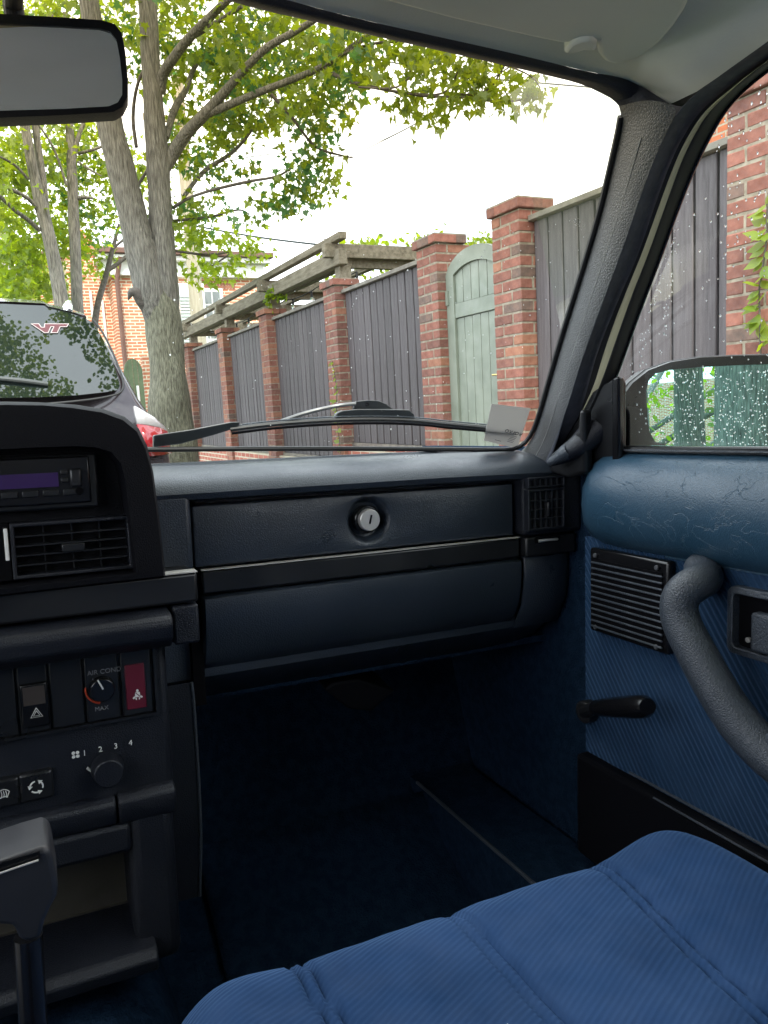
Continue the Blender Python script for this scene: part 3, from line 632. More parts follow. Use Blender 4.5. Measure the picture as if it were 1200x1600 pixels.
# ============================================================ UTILITY POLE AND WIRES
pb_ = W(303, 430, y=17.5); up_ = empty('utility_pole', (pb_.x, 17.5, 0), 'weathered wooden utility pole behind the big tree', 'utility pole')
b = B(); b.tube([(0, 0, 0), (0, 0, 4), (0, 0, 8.2)], [.17, .15, .12], 14, jit=.05); b.obj('shaft', 'pole_wood', up_)
b = B(); b.box((-.8, -.16, 7.2), (.8, -.06, 7.32)); b.obj('crossarm', 'pole_wood', up_)
def wire(pp, rad, label):
    P = [W(*q[:2], y=q[2]) for q in pp]; o_ = P[0]; b = B(); b.tube([p-o_ for p in resample(smoothline(P), 24)], rad, 6)
    o = b.obj('overhead_cable', 'cable'); o.location = o_; tag(o, label, 'cable')
wire([(300, 352, 17.5), (400, 371, 15.5), (520, 385, 13.5), (640, 395, 12), (900, 400, 9)], .02, 'thick dark cable sagging just above the pergola end')
wire([(300, 335, 17.5), (430, 358, 15), (520, 377, 13.5), (700, 400, 12)], .009, 'hair-thin wire above the thick cable near the pergola')
wire([(545, 246, 20), (620, 210, 16), (690, 170, 12.5), (760, 130, 10), (860, 60, 8)], .012, 'pair wire climbing to the upper right past the hanging leaves')
wire([(550, 240, 20), (640, 200, 15.5), (700, 160, 12.6), (790, 95, 9.5)], .009, 'thin wire beside the climbing pair wire in the open sky')
wire([(560, 85, 14), (700, 118, 12), (860, 131, 10), (930, 137, 9.4), (1100, 150, 8)], .012, 'wire crossing the small blue patch by the top of the windscreen')
wire([(545, 243, 20), (520, 246, 20), (440, 236, 20), (300, 262, 17.5)], .012, 'twisted cable leaving the pole toward the open sky')
wire([(120, 352, 18), (200, 356, 18), (300, 352, 17.5)], .01, 'cable between the far tree stems and the pole')
# ============================================================ PARKED CAR AHEAD
mat('suv_paint', (.030, .022, .026), rough=.25, metal=.3, coat=.6)
mat('suv_glass', (.006, .010, .009), (.010, .015, .013), rough=.01, scale=3, spec=.85)
mat('tail_red', (.22, .004, .010), rough=.12, coat=.5)
mat('tail_white', (.42, .40, .41), rough=.12, coat=.5)
mat('sticker_maroon', (.075, .006, .014), rough=.5); mat('sticker_white', (.42, .36, .36), rough=.5)
mat('wiper_dusty', (.05, .055, .055), rough=.6)
mat('tyre', (.02, .02, .02), rough=.8); mat('rim', (.4, .4, .42), rough=.3, metal=1)
mat('chrome', (.8, .8, .8), rough=.08, metal=1)
S0 = V((-.06, 4.5, 0)); sv = empty('parked_suv', S0, 'dark plum people carrier parked directly ahead, seen from behind', 'car')
prof = [(.0, 1.70), (.25, 1.70), (.42, 1.68), (.56, 1.63), (.635, 1.55), (.695, 1.42), (.755, 1.25), (.80, 1.12), (.85, 1.03), (.90, .95), (.93, .82), (.94, .60), (.92, .40), (.86, .27), (.0, .24)]
def yr(z): return .04 if z < .7 else (.04+(z-.7)/.4*.05 if z < 1.1 else .09+(z-1.1)/.6*.34)
def ring(s, sc, zsc=1.0, drop=0):
    half = [(x*sc, yr(z)+s, (z-.9)*zsc+.9-drop*max(0, z-1.0)) for x, z in prof]
    return half+[(-x, y, z) for x, y, z in half[::-1][1:-1]]
b = B(); secs = [(0, .95, .975, 0), (.02, .975, .99, 0), (.06, .995, 1, 0), (.25, 1, 1, 0), (1.0, 1.01, 1.01, 0), (2.2, 1.01, 1.015, 0), (2.9, 1.0, .99, .25), (3.4, .99, .9, .9), (4.2, .97, .8, 1.0), (4.45, .9, .7, 1.0)]
b.grid([ring(*q) for q in secs], closed=True); b.f.append(tuple(range(len(ring(0, 1))))); b.mi.append(0)
b.obj('body', 'suv_paint', sv, smooth=50)
def SP(px, py, off=.0):    # point of the sloping tail under a pixel, street axes relative to the thing
    p = hit(px, py, WM, lambda q: (q.y-S0.y)-yr(q.z)+off, V((0, 0, EYE)), a=1, b=12)
    return p-S0
gl = [(-60, 625), (0, 622), (60, 621), (120, 618), (165, 613), (183, 610), (187, 603), (183, 585), (172, 555), (158, 525), (145, 505), (132, 497), (110, 489), (75, 480), (69, 478), (40, 477), (0, 475), (-60, 474)]
b = B(); P = [SP(*q, .012) for q in gl]
Pm = [V((2*0-p.x, p.y, p.z)) for p in P]
n_ = len(P); outline = P[1:17]+[V((-p.x, p.y, p.z)) for p in P[1:17]][::-1]
outline = [p for p in outline]
right = [p for p in P if p.x > 0]; left = [V((-p.x, p.y, p.z)) for p in right][::-1]
b.add(right+left, [tuple(range(len(right)+len(left)))]); gg = b.obj('rear_window', 'suv_glass', sv, smooth=0, solid=.006)
def strip(px_pts, w, name, m, off=.02, par=sv):
    b = B(); pts = [SP(*q, off) for q in px_pts]; b.tube(smoothline(pts), w, 8); return b.obj(name, m, par)
strip([(60, 632), (120, 627), (165, 621), (190, 614), (194, 600), (188, 580), (176, 550), (160, 518), (146, 500)], .006, 'window_trim', 'black_rubber', .008)
# roof spoiler over the glass
b = B(); A_ = [SP(*q, .02) for q in [(-40, 470), (20, 472), (69, 475), (75, 479), (110, 487), (135, 495)]]; A2 = [p+V((0, .16, .035)) for p in A_]; A3 = [p+V((0, .03, -.02)) for p in A_]
b.grid([A3, A_, A2]); b.obj('spoiler', 'suv_paint', sv, solid=.012)
# roof rail, taillight, wiper
b = B(); e1, e2, e3 = W(108, 492, y=5.0)-S0, W(120, 476, y=5.2)-S0, W(136, 480, y=5.6)-S0
b.tube(smoothline([V((.50, .45, 1.66)), V((.51, .55, 1.73)), V((.52, .8, 1.75)), V((.52, 2.2, 1.76)), V((.50, 2.5, 1.68))]), .018, 8); b.obj('roof_rail', 'chrome', sv)
for s_ in (1, -1):
    b = B(); A_ = [(s_*.745, .035, 1.085), (s_*.79, .045, 1.055), (s_*.85, .07, 1.010), (s_*.915, .16, .955), (s_*.945, .30, .93)]
    Bm = [(s_*.75, .02, .985), (s_*.80, .025, .975), (s_*.87, .05, .955), (s_*.925, .15, .93), (s_*.95, .30, .905)]; Cc = [(s_*.76, .01, .80), (s_*.81, .01, .80), (s_*.88, .04, .80), (s_*.935, .14, .80), (s_*.955, .30, .82)]
    b.grid([A_, Bm]); tl = b.obj('reversing_lens', 'tail_white', sv, solid=.03, smooth=60)
    b = B(); b.grid([Bm, Cc]); b.obj('tail_light', 'tail_red', sv, solid=.03, smooth=60)
b = B(); q = [SP(-40, 588, .035), SP(0, 591, .04), SP(40, 595, .04), (SP(75, 600, .03))]; b.tube(smoothline(q), [.012]*len(smoothline(q)), 8); b.obj('rear_wiper', 'wiper_dusty', sv)
b = B(); b.box((-.86, .0, .35), (.86, .12, .68)); b.obj('bumper', 'suv_paint', sv, bevel=.05)
b = B(); b.box((-.26, .0, .75), (.26, .035, .90)); b.obj('number_plate', 'white_trim', sv)
for x in (.85, -.85):
    for y in (.95, 3.6):
        b = B(); b.disc((x-.1*(1 if x > 0 else -1), y, .33), (1 if x > 0 else -1, 0, 0), .33, .14, 24); w_ = b.obj('wheel', 'tyre', sv, bevel=.02)
        b = B(); b.disc((x+.03*(1 if x > 0 else -1), y, .33), (1 if x > 0 else -1, 0, 0), .21, .02, 16); b.obj('rim', 'rim', w_)
# VT sticker: two interlocking slanted letters, maroon with a pale edge
c0 = SP(78, 513, .022); ux = (SP(100, 513, .022)-SP(55, 513, .022)).normalized(); uz = (SP(78, 505, .022)-SP(78, 522, .022)).normalized(); nn = ux.cross(uz)
def decal(shapes, sc, grow, m, off):
    b = B()
    for sh in shapes:
        cx = sum(p[0] for p in sh)/len(sh); cz = sum(p[1] for p in sh)/len(sh)
        # grow by offsetting each vertex away from its edges
        k = len(sh); out = []
        for i in range(k):
            a, c, e = V(sh[i-1]), V(sh[i]), V(sh[(i+1) % k]); d1 = (c-a).normalized(); d2 = (e-c).normalized(); n1 = V((d1.y, -d1.x)); n2 = V((d2.y, -d2.x)); q = (n1+n2); q = q/max(.3, q.length_squared/2*1.0) if q.length > 0 else n1
            out.append(c+q*grow)
        b.prism([c0+ux*p.x*sc+uz*p.y*sc+nn*off for p in out], nn*.001)
    return b.obj('sticker', m, sv, smooth=0)
Vs = [(-3.2, 1), (-1.0, -1), (-.2, -1), (.35, .45), (3.0, .45), (3.2, 1), (-.35, 1), (-.75, -.05), (-1.8, 1)][::-1]
Ts = [(.45, .45-.06), (1.5, .39), (1.0, -1), (.1, -1)]
Vs = [(-3.2, 1), (-.95, -1), (-.35, -1), (.15, .4), (.75, .4), (.25, -1), (1.3, -1), (1.8, .4), (3.0, .4), (3.3, 1), (-.9, 1), (-.95, .2), (-1.55, .2), (-2.0, 1)]
decal([Vs], .0235*1.25, .10, 'sticker_white', .0); decal([Vs], .0235*1.25, -.05, 'sticker_maroon', .0012)

# ============================================================ TREES AND CARS BEHIND (seen only in mirrors and reflections)
src = [o for o in D.objects if o.name == 'maple_tree'][0]
mb = [('maple_tree', (1.62, -6.5, .1), 2.2, 'maple behind the car whose trunk fills the wing mirror'), ('maple_tree', (1.75, -12.5, .1), 4.1, 'farther maple behind the car seen in the wing mirror')]
def back_tree(loc, seed, label, r=.26, hgt=8, spread=3.2, over=False):
    rr = random.Random(seed); o = empty('maple_tree', loc, label, 'tree', 'street trees behind the car')
    b = B(); b.tube([(0, 0, 0), (.03, .02, 1), (.06, .05, 2.4), (-.05, .1, 4), (0, .1, 6), (0, 0, hgt)], [r*1.3, r, r*.9, r*.65, r*.4, .04], 16, jit=.15); b.obj('trunk', 'bark', o, smooth=70)
    vs, fs = [], []
    for _ in range(6):
        a = rr.uniform(0, 6.28); z = rr.uniform(2.6, 4.8); e = V((math.cos(a)*spread*.8, math.sin(a)*spread*.8, z+2)); b = B(); b.tube(smoothline([(0, .05, z), V((e.x*.4, e.y*.4, z+.9)), e]), [.09]*3+[.06]*3+[.03]*2 if False else .06, 8); b.obj('limb', 'bark', o)
    for k in range(5200):
        a = rr.uniform(0, 6.283); q = rr.random()**.5; zz = rr.uniform(-1, 1); rad = spread*math.sqrt(1-zz*zz*.8)*q; p = V((math.cos(a)*rad, math.sin(a)*rad, 5.2+zz*2.9))
        if noise.noise(p*.9+V((seed, 0, 0))) < -.12: continue
        s = .17*rr.uniform(.7, 1.2); d = V((rr.gauss(0, .6), rr.gauss(0, .6), -.5)).normalized(); r_ = d.cross(V((rr.gauss(0, .4), rr.gauss(0, .4), 1))).normalized(); k0 = len(vs)
        for (x, y) in LS: vs.append(p+r_*x*s+d*y*s)
        fs.append(tuple(range(k0, k0+6)))
    for k in range(62000 if over else 0):          # the part of the crown that overhangs the road
        a = rr.uniform(0, 6.283); q = rr.random()**.5; p = V((-1.2+4.6*q*math.cos(a), 4.4+5.0*q*math.sin(a), 14.0+rr.uniform(-1.2, 1.4)))
        if abs((p.x+.3)*.8+(p.y-4.2)*.55)-.55+1.1*noise.noise(p*.9)+.5*noise.noise(p*2.7) < 0 and abs(p.x-.2) < 3.2 or noise.noise(p*.8+V((9, 0, 0))) < -.33: continue
        s = .105*rr.uniform(.6, 1.3); d = V((rr.gauss(0, .6), rr.gauss(0, .6), -.5)).normalized(); r_ = d.cross(V((rr.gauss(0, .4), rr.gauss(0, .4), 1))).normalized(); k0 = len(vs)
        for (x, y) in LS: vs.append(p+r_*x*s+d*y*s)
        fs.append(tuple(range(k0, k0+6)))
    me = D.meshes.new('crown'); me.from_pydata(vs, [], fs); me.materials.append(MT['leaf_green']); q = D.objects.new('crown', me); COL.objects.link(q); q.parent = o; q['kind'] = 'stuff'
back_tree((1.50, -5.4, .1), 1, 'tall maple behind the car whose trunk crosses the wing mirror', hgt=14, over=True); back_tree((1.15, -9.5, .1), 2, 'farther maple behind the car in the wing mirror', .2)
back_tree((.5, -15, -2.4), 5, 'dense low tree far behind the car in the wing mirror', .2, 8, 5)
back_tree((-4.6, -9, .1), 3, 'maple across the road behind, mirrored in the rear window ahead', .25, 9, 4)
b = B(); b.box((-14, -44, 0), (9, -38, 5)); o = b.obj('brick_terrace', 'house_brick'); tag(o, 'brick terrace closing the street behind the car', 'building')
b = B(); b.box((2.95, -20, 0), (3.2, 2.15, 1.9)); o = b.obj('side_street_wall', 'base_brick'); tag(o, 'brick garden wall continuing behind the car', 'wall')
# ============================================================ THE CAR WE SIT IN (car axes: x right, y forward, z up, origin at the eye)
mat('dash_blue', (.020, .027, .038), (.026, .034, .047), rough=.37, scale=6, bump=.3, bkind='voronoi', bscale=340, bdist=.0006, spec=.55)
mat('dash_dark', (.0075, .009, .014), (.010, .012, .018), rough=.45, scale=6, bump=.45, bkind='voronoi', bscale=380, bdist=.0005, spec=.4)
mat('hood_black', (.0025, .0027, .0045), rough=.6, spec=.15, bump=.35, bkind='voronoi', bscale=400, bdist=.0004)
mat('satin_black', (.009, .0095, .011), (.012, .0125, .014), rough=.36, scale=5, spec=.5)
mat('wiper_grey', (.07, .073, .078), (.085, .088, .092), rough=.4, scale=20)
mat('seam_grey', (.30, .30, .29), rough=.6)
mat('vane_grey', (.022, .024, .028), rough=.4)
mat('knob_grey', (.019, .020, .024), (.024, .025, .030), rough=.45, scale=8)
mat('silver_paint', (.62, .60, .55), rough=.4, metal=.4)
mat('gloss_black', (.006, .006, .007), rough=.22, spec=.5)
mat('void_black', (.002, .002, .003), rough=.9, spec=.1)
mat('bright_metal', (.75, .72, .68), rough=.28, metal=.6)
mat('door_vinyl', (.018, .050, .083), (.023, .058, .095), rough=.36, scale=5, bump=.35, bkind='voronoi', bscale=330, bdist=.0004, bstretch=(1, 1.6, 1), spec=.5)
mat('door_cloth', (.007, .028, .066), (.011, .037, .082), rough=.95, scale=9, bump=1, bkind='wave', bscale=40, rot=(.6435, 0, math.pi/2), bdist=.0022, sheen=.2, spec=.2)
mat('seat_velour', (.010, .033, .090), (.021, .054, .135), rough=.95, scale=11, detail=9, wid=.35, bump=1, bkind='wave', bscale=62, rot=(0, 0, math.radians(244)), bdist=.0004, sheen=.32, spec=.15)
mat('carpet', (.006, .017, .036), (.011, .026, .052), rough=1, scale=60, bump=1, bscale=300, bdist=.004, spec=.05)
mat('headliner', (.72, .715, .67), (.76, .755, .71), rough=.95, scale=12, bump=.3, bscale=500, bdist=.0006, spec=.1)
mat('visor_vinyl', (.66, .67, .64), (.69, .70, .67), rough=.75, scale=8, bump=.2, bscale=500, bdist=.0004, spec=.3)
mat('header_trim', (.022, .022, .030), rough=.6, bump=.3, bkind='voronoi', bscale=300, bdist=.0005)
mat('pillar_vinyl', (.042, .044, .048), (.052, .054, .057), rough=.45, scale=6, bump=.6, bkind='voronoi', bscale=300, bdist=.0006, spec=.5)
mat('seal_cloth', (.045, .050, .066), (.055, .060, .078), rough=.8, scale=30, bump=.3, bscale=200)
mat('car_paint', (.52, .49, .33), rough=.3, coat=.5)
mat('grip_vinyl', (.036, .044, .056), (.042, .051, .064), rough=.42, scale=6, bump=.6, bkind='voronoi', bscale=340, bdist=.0006, spec=.5)
mat('mirror_black', (.006, .0065, .0075), (.009, .0095, .010), rough=.34, scale=14, spec=.5)
mat('mirror_glass', (.42, .80, .80), rough=.0, metal=1)
mat('inner_mirror', (.95, .93, .90), rough=.04, metal=.8)
mat('print_white', (.75, .74, .70), rough=.6); mat('print_grey', (.16, .16, .17), rough=.6); mat('print_dark', (.10, .10, .11), rough=.6)
mat('paper', (.62, .60, .58), (.68, .66, .63), rough=.7, scale=4)
mat('dark_red', (.11, .004, .018), rough=.5); mat('orange_paint', (.5, .06, .02), rough=.5)
mat('display_purple', (.035, .014, .085), rough=.25)
mat('amber_lens', (.06, .05, .045), rough=.2)
mat('bin_grey', (.055, .048, .038), (.07, .062, .05), rough=.8, scale=12)
mat('dust', (.85, .87, .9), rough=.5)
mat('water', (.9, .95, 1), rough=.02, trans=.6, spec=.8)
def paper_mat():
    m = D.materials.new('sticker_paper'); m.use_nodes = True; n = m.node_tree.nodes; l = m.node_tree.links; n.remove(n['Principled BSDF'])
    d = n.new('ShaderNodeBsdfDiffuse'); t = n.new('ShaderNodeBsdfTranslucent'); x = n.new('ShaderNodeMixShader'); x.inputs[0].default_value = .45
    d.inputs[0].default_value = (.62, .60, .57, 1); t.inputs[0].default_value = (.62, .60, .57, 1); l.new(d.outputs[0], x.inputs[1]); l.new(t.outputs[0], x.inputs[2]); l.new(x.outputs[0], n['Material Output'].inputs[0]); return m
MT['sticker_paper'] = paper_mat()
MT['windscreen_glass'] = glass('windscreen_glass', (.93, .97, .95), band=(.17, .30, (.80, .71, .55)), refl=.04, haze=.05)
MT['side_glass'] = glass('side_glass', (.92, .95, .93), refl=.08, haze=.02)

car = empty('car', V((0, 0, EYE))-CAR2W @ V((0, 0, EYE)), 'old saloon car seen from inside, with blue velour seat, blue door and dark dashboard', 'car')
car.rotation_euler = CAR2W.to_euler()
E0 = (0, 0, EYE)
def P(b, name, m, par=None, **k):
    if par is None: return b.obj(name, m, car, loc=E0, **k)
    return b.obj(name, m, par, **k)
def box(a, c): b = B(); b.box(a, c); return b
WS = lambda q: q.y+q.z+.22*q.x*q.x-1.05                       # windscreen surface
SG = lambda q: q.x+.27*q.z-.70                               # side glass plane
def Cw(px, py, o=0): return C(px, py, g=lambda q: WS(q)-o)
def Cs(px, py, o=0): return C(px, py, g=lambda q: SG(q)-o)

# ---- dashboard body
prof = [(1.16, -.050), (1.10, -.040), (1.03, -.036), (1.028, -.0335), (1.012, -.0335), (1.010, -.036), (.965, -.037), (.935, -.041), (.915, -.048), (.902, -.057), (.897, -.066), (.900, -.073), (.910, -.076), (.945, -.077), (.945, -.30), (.99, -.34), (1.15, -.36)]
b = B(); rows = []
for x, dy, dz in [(-.7, 0, 0), (-.3, 0, 0), (.0, 0, 0), (.12, 0, 0), (.3, 0, 0), (.5, 0, 0), (.62, 0, -.001), (.68, .003, -.002), (.715, .012, -.006), (.735, .03, -.012), (.748, .06, -.02), (.755, .10, -.03)]:
    rows.append([(x, y+dy*(1 if y < 1.05 else .3), z+(dz if z > -.08 else 0)) for y, z in prof])
b.grid(rows); P(b, 'dashboard', 'dash_blue', smooth=40)
P(box((.105, .899, -.157), (.168, .96, -.066)), 'dashboard_end_panel', 'dash_blue', bevel=.006, seg=3)
# ---- glove box: ring-built lid with the dished lock hole
gx, gz, gwid, ghei, gy = .400, -.1195, .456, .075, .918
lx, lz = .401, -.1165
N_ = 64
out = []
for k in range(N_):
    a = 2*math.pi*k/N_; c_, s_ = math.cos(a), math.sin(a)
    hw, hh = gwid/2, ghei/2; t = min(hw/max(1e-6, abs(c_)), hh/max(1e-6, abs(s_))); out.append((gx+c_*t, gz+s_*t))
for cx_, cz_ in ((1, 1), (-1, 1), (1, -1), (-1, -1)):       # snap nearest sample to each corner
    q = V((gx+cx_*gwid/2, gz+cz_*ghei/2)); i = min(range(N_), key=lambda k: (V(out[k])-q).length); out[i] = tuple(q)
def lat(f, ins=0): 
    r_ = []
    for x, z in f:
        ex = x-gx; ez = z-gz; r_.append((gx+math.copysign(max(0, abs(ex)-ins), ex), gz+math.copysign(max(0, abs(ez)-ins), ez)))
    return r_
circ = lambda r: [(lx+r*math.cos(2*math.pi*k/N_), lz+r*math.sin(2*math.pi*k/N_)) for k in range(N_)]
rows = [[(x, gy+.03, z) for x, z in out], [(x, gy+.004, z) for x, z in out], [(x, gy+.001, z) for x, z in lat(out, .0015)], [(x, gy, z) for x, z in lat(out, .004)],
        [(x, gy, z) for x, z in circ(.0325)], [(x, gy+.001, z) for x, z in circ(.0305)], [(x, gy+.006, z) for x, z in circ(.027)], [(x, gy+.016, z) for x, z in circ(.0235)], [(x, gy+.018, z) for x, z in circ(.018)], [(x, gy+.018, z) for x, z in circ(.001)]]
b = B(); b.grid(rows, closed=True); lid = P(b, 'glovebox_lid', 'dash_blue', smooth=30, label='upper glovebox lid with the lock')
b = B(); b.disc((lx, gy+.018, lz), (0, -1, 0), .0185, .014, 32); P(b, 'lock_collar', 'gloss_black', lid, bevel=.002)
b = B(); b.disc((lx, gy+.004, lz), (0, -1, 0), .0148, .008, 32, r2=.0142); P(b, 'lock', 'bright_metal', lid, bevel=.001)
b = B(); b.obox((lx+.0005, gy-.0045, lz+.001), (.96, 0, -.25), (0, 1, 0), (.25, 0, .96), .0022, .001, .012); P(b, 'keyhole', 'void_black', lid)
st_ = P(box((.1785, .913, -.1895), (.6345, .94, -.1605)), 'trim_strip', 'satin_black', bevel=.003)
P(box((.1785, .9115, -.1602), (.6345, .92, -.1592)), 'silver_line', 'silver_paint', st_)
b = B(); rows = []
for x in [.179, .182, .25, .4, .55, .630, .637, .640]:
    e = .004 if x in (.179, .640) else 0
    rows.append([(x, y+e, z) for y, z in [(.945, -.1935), (.919, -.1940), (.9155, -.1965), (.915, -.205), (.9165, -.225), (.920, -.245), (.926, -.262), (.934, -.276), (.944, -.287), (.957, -.294), (.975, -.298), (1.02, -.303)]])
b.grid(rows); P(b, 'glovebox_lid', 'dash_blue', smooth=40, label='lower padded glovebox panel', solid=.003)
P(box((.165, .930, -.33), (.179, 1.0, -.078)), 'dash_gap', 'void_black')
# under-dash shelf and dark bracket
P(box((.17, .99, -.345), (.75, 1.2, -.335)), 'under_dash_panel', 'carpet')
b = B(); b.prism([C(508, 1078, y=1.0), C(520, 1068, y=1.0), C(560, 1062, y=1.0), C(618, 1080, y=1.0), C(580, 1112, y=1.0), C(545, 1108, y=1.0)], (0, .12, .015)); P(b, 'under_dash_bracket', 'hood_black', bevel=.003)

# ---- air vents
def vent(name, x0, x1, z0, z1, y, nv, nh, m='dash_dark', fr=.006, depth=.035, label=None, knob=True, sm='satin_black', front=False):
    o1 = [(x0, z0), (x1, z0), (x1, z1), (x0, z1)]; o2 = [(x0+fr, z0+fr), (x1-fr, z0+fr), (x1-fr, z1-fr), (x0+fr, z1-fr)]
    b = B(); b.grid([[(x, y+depth, z) for x, z in o1], [(x, y, z) for x, z in o1], [(x, y, z) for x, z in o2], [(x, y+depth*.9, z) for x, z in o2]], closed=True)
    v = P(b, name, m, smooth=0, bevel=.0012, label=label)
    P(box((x0+.002, y+depth*.9, z0+.002), (x1-.002, y+depth, z1-.002)), 'duct', 'void_black', v)
    w, h = x1-x0-2*fr, z1-z0-2*fr; m1 = m2 = None
    for k in range(1, nv):
        o = P(box((-.0006, y+(.0012 if front else .010), z0+fr), (.0006, y+.026, z1-fr)), 'vane', sm, v) if not m1 else D.objects.new('vane', m1)
        if m1: COL.objects.link(o); o.parent = v
        m1 = o.data; o.location = (x0+fr+w*k/nv, 0, 0)
    for k in range(1, nh):
        zz = z0+fr+h*k/nh
        if m2: o = D.objects.new('slat', m2); COL.objects.link(o); o.parent = v
        else: o = P(box((x0+fr, y+.0015, -.0007), (x1-fr, y+.012, .0007)), 'slat', sm, v)
        m2 = o.data; o.location = (0, 0, zz)
    if knob: 
        b = B(); cx, cz = (x0+x1)/2, (z0+z1)/2; kw = .005 if nv > 4 else .011; kh = .004 if w > .1 else .010
        b.box((cx-kw*(.35 if w < .1 else 1), y-.004, cz-kh), (cx+kw*(.35 if w < .1 else 1), y+.006, cz+kh)); P(b, 'adjuster', 'satin_black', v, bevel=.001)
    return v
hz_ = P(box((.6345, .900, -.158), (.738, .945, -.070)), 'vent_housing', 'dash_blue', bevel=.008, seg=3)
hz_.data.materials.clear(); hz_.data.materials.append(MT['dash_dark'])
vent('air_vent', .636, .700, -.1495, -.0905, .8925, 6, 4, fr=.0035, depth=.03, sm='vane_grey', front=True, label='right-hand square air vent at the end of the dash')
vent('air_vent', .636, .700, -.0885, -.0735, .8925, 6, 1, fr=.0025, depth=.03, sm='vane_grey', front=True, label='narrow demister slot above the right-hand vent', knob=False)
P(box((.640, .905, -.1885), (.728, .94, -.1600)), 'trim_strip', 'satin_black', bevel=.003)
P(box((.655, .9035, -.1695), (.698, .91, -.1615)), 'wheel_slot', 'void_black')
b = B(); b.tube([(.660, .904, -.1665), (.677, .9005, -.1655), (.694, .904, -.1665)], .0022, 8); P(b, 'vent_thumbwheel', 'bright_metal')
b = B(); rows = []
for x, e in ((.645, .003), (.648, 0), (.70, 0), (.725, .006), (.742, .022), (.75, .06)):
    rows.append([(x, y+e, z) for y, z in [(.95, -.1900), (.921, -.1905), (.918, -.193), (.917, -.22), (.924, -.262), (.945, -.30), (1.05, -.34)]])
b.grid(rows); P(b, 'lower_dash_panel', 'dash_blue', smooth=45, solid=.003)
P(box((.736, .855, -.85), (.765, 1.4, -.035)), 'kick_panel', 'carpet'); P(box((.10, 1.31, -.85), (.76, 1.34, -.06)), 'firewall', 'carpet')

# ---- centre hood with radio and vents
yb = .83
outer = [C(*q, y=yb) for q in [(-420, 668), (-200, 640), (-60, 629), (0, 626), (60, 627), (120, 631), (165, 638), (198, 650), (220, 668), (233, 695), (243, 740), (252, 810), (259, 870), (262, 905)]]
outer.append(C(-420, 985, y=yb))
inner = [C(*q, y=yb) for q in [(-380, 745), (-200, 722), (-60, 706), (0, 702), (60, 699), (120, 697), (150, 699), (174, 706), (189, 724), (196, 750), (201, 790), (207, 840), (212, 880), (214, 898)]]
inner.append(C(-380, 966, y=yb))
b = B(); sh = lambda pts, dy, k=0: [V((p.x, p.y+dy, p.z)) for p in pts]
def shrink(pts, k):
    c = sum(pts, V((0, 0, 0)))/len(pts); return [V((p.x-math.copysign(min(k, abs(p.x-c.x)), p.x-c.x), p.y, p.z-math.copysign(min(k, abs(p.z-c.z)), p.z-c.z))) for p in pts]
b.grid([sh(outer, .28), sh(outer, .02), sh(shrink(outer, .001), .008), sh(shrink(outer, .004), .001), sh(shrink(outer, .010), 0), sh(inner, 0), sh(inner, .003), sh(shrink(inner, .002), .045)], closed=True)
P(b, 'instrument_hood', 'hood_black', smooth=50)
P(box((-.42, .872, -.16), (.105, .88, .01)), 'centre_panel', 'hood_black')
# radio
ra, rb = C(-120, 735, y=.862), C(143, 790, y=.862); rz0, rz1 = C(100, 786, y=.862).z, C(100, 713, y=.862).z
b = B(); b.box((-.11, .856, rz0-.006), (rb.x+.008, .875, rz1+.003)); rs = P(b, 'radio_surround', 'satin_black', bevel=.003)
b = B(); b.box((-.10, .850, rz0), (rb.x, .87, rz1)); rd = P(b, 'radio', 'gloss_black', bevel=.002, label='car radio with dim purple display')
da, db = C(92, 760, y=.849), C(92, 738, y=.849)
P(box((-.09, .8485, da.z), (da.x, .851, db.z)), 'display', 'display_purple', rd)
for k in range(7):
    x_ = -.045+k*.019
    if x_ < rb.x-.012: P(box((x_, .8475, rz0+.009), (x_+.015, .851, rz0+.015)), 'button', 'satin_black', rd, bevel=.0008)
q = C(119, 744, y=.849); P(box((q.x-.006, .8465, q.z-.011), (q.x+.005, .851, q.z+.008)), 'button', 'satin_black', rd, bevel=.002)
for dz_ in (.004, -.004): q = C(101, 744, y=.849); P(box((q.x-.004, .8475, q.z+dz_-.0025), (q.x+.003, .851, q.z+dz_+.0025)), 'button', 'satin_black', rd, bevel=.001)
b = B(); b.disc((C(124, 767, y=.849).x, .851, C(124, 767, y=.849).z), (0, -1, 0), .004, .005, 16); P(b, 'volume_dot', 'void_black', rd)
va, vb = C(24, 900, y=.852), C(205, 806, y=.852)
vent('air_vent', va.x-.002, vb.x-.001, C(110, 898, y=.852).z, C(110, 812, y=.852).z, .852, 4, 5, fr=.004, depth=.03, label='wide centre air vent under the radio')
vent('air_vent', va.x-.125, va.x-.022, C(110, 898, y=.852).z, C(110, 812, y=.852).z, .852, 4, 5, fr=.004, depth=.03, label='second centre vent, cut by the left edge')
b = B(); q0_, q1_ = C(8, 826, y=.852), C(12, 876, y=.852); P(box((va.x-.021, .853, C(110, 898, y=.852).z), (va.x-.003, .875, C(110, 812, y=.852).z)), 'slider_slot', 'void_black')
P(box((q0_.x-.0018, .850, q1_.z), (q0_.x+.0018, .856, q0_.z)), 'vent_slider', 'print_white', bevel=.0008)
# trim strip and rolled lip under it
st2 = P(box((-.42, .842, -.1815), (.160, .90, -.1485)), 'trim_strip', 'satin_black', bevel=.0035)
P(box((-.42, .8405, -.1482), (.160, .86, -.1470)), 'silver_line', 'silver_paint', st2)
b = B(); b.prism([(-.42, y, z) for y, z in [(.90, -.184), (.832, -.186), (.823, -.190), (.820, -.198), (.824, -.214), (.838, -.226), (.90, -.228)]], (.548, 0, 0)); P(b, 'console_lip', 'dash_dark', bevel=.003, seg=2)
P(box((.1315, .845, -.228), (.160, .93, -.184)), 'console_corner', 'dash_dark', bevel=.003)

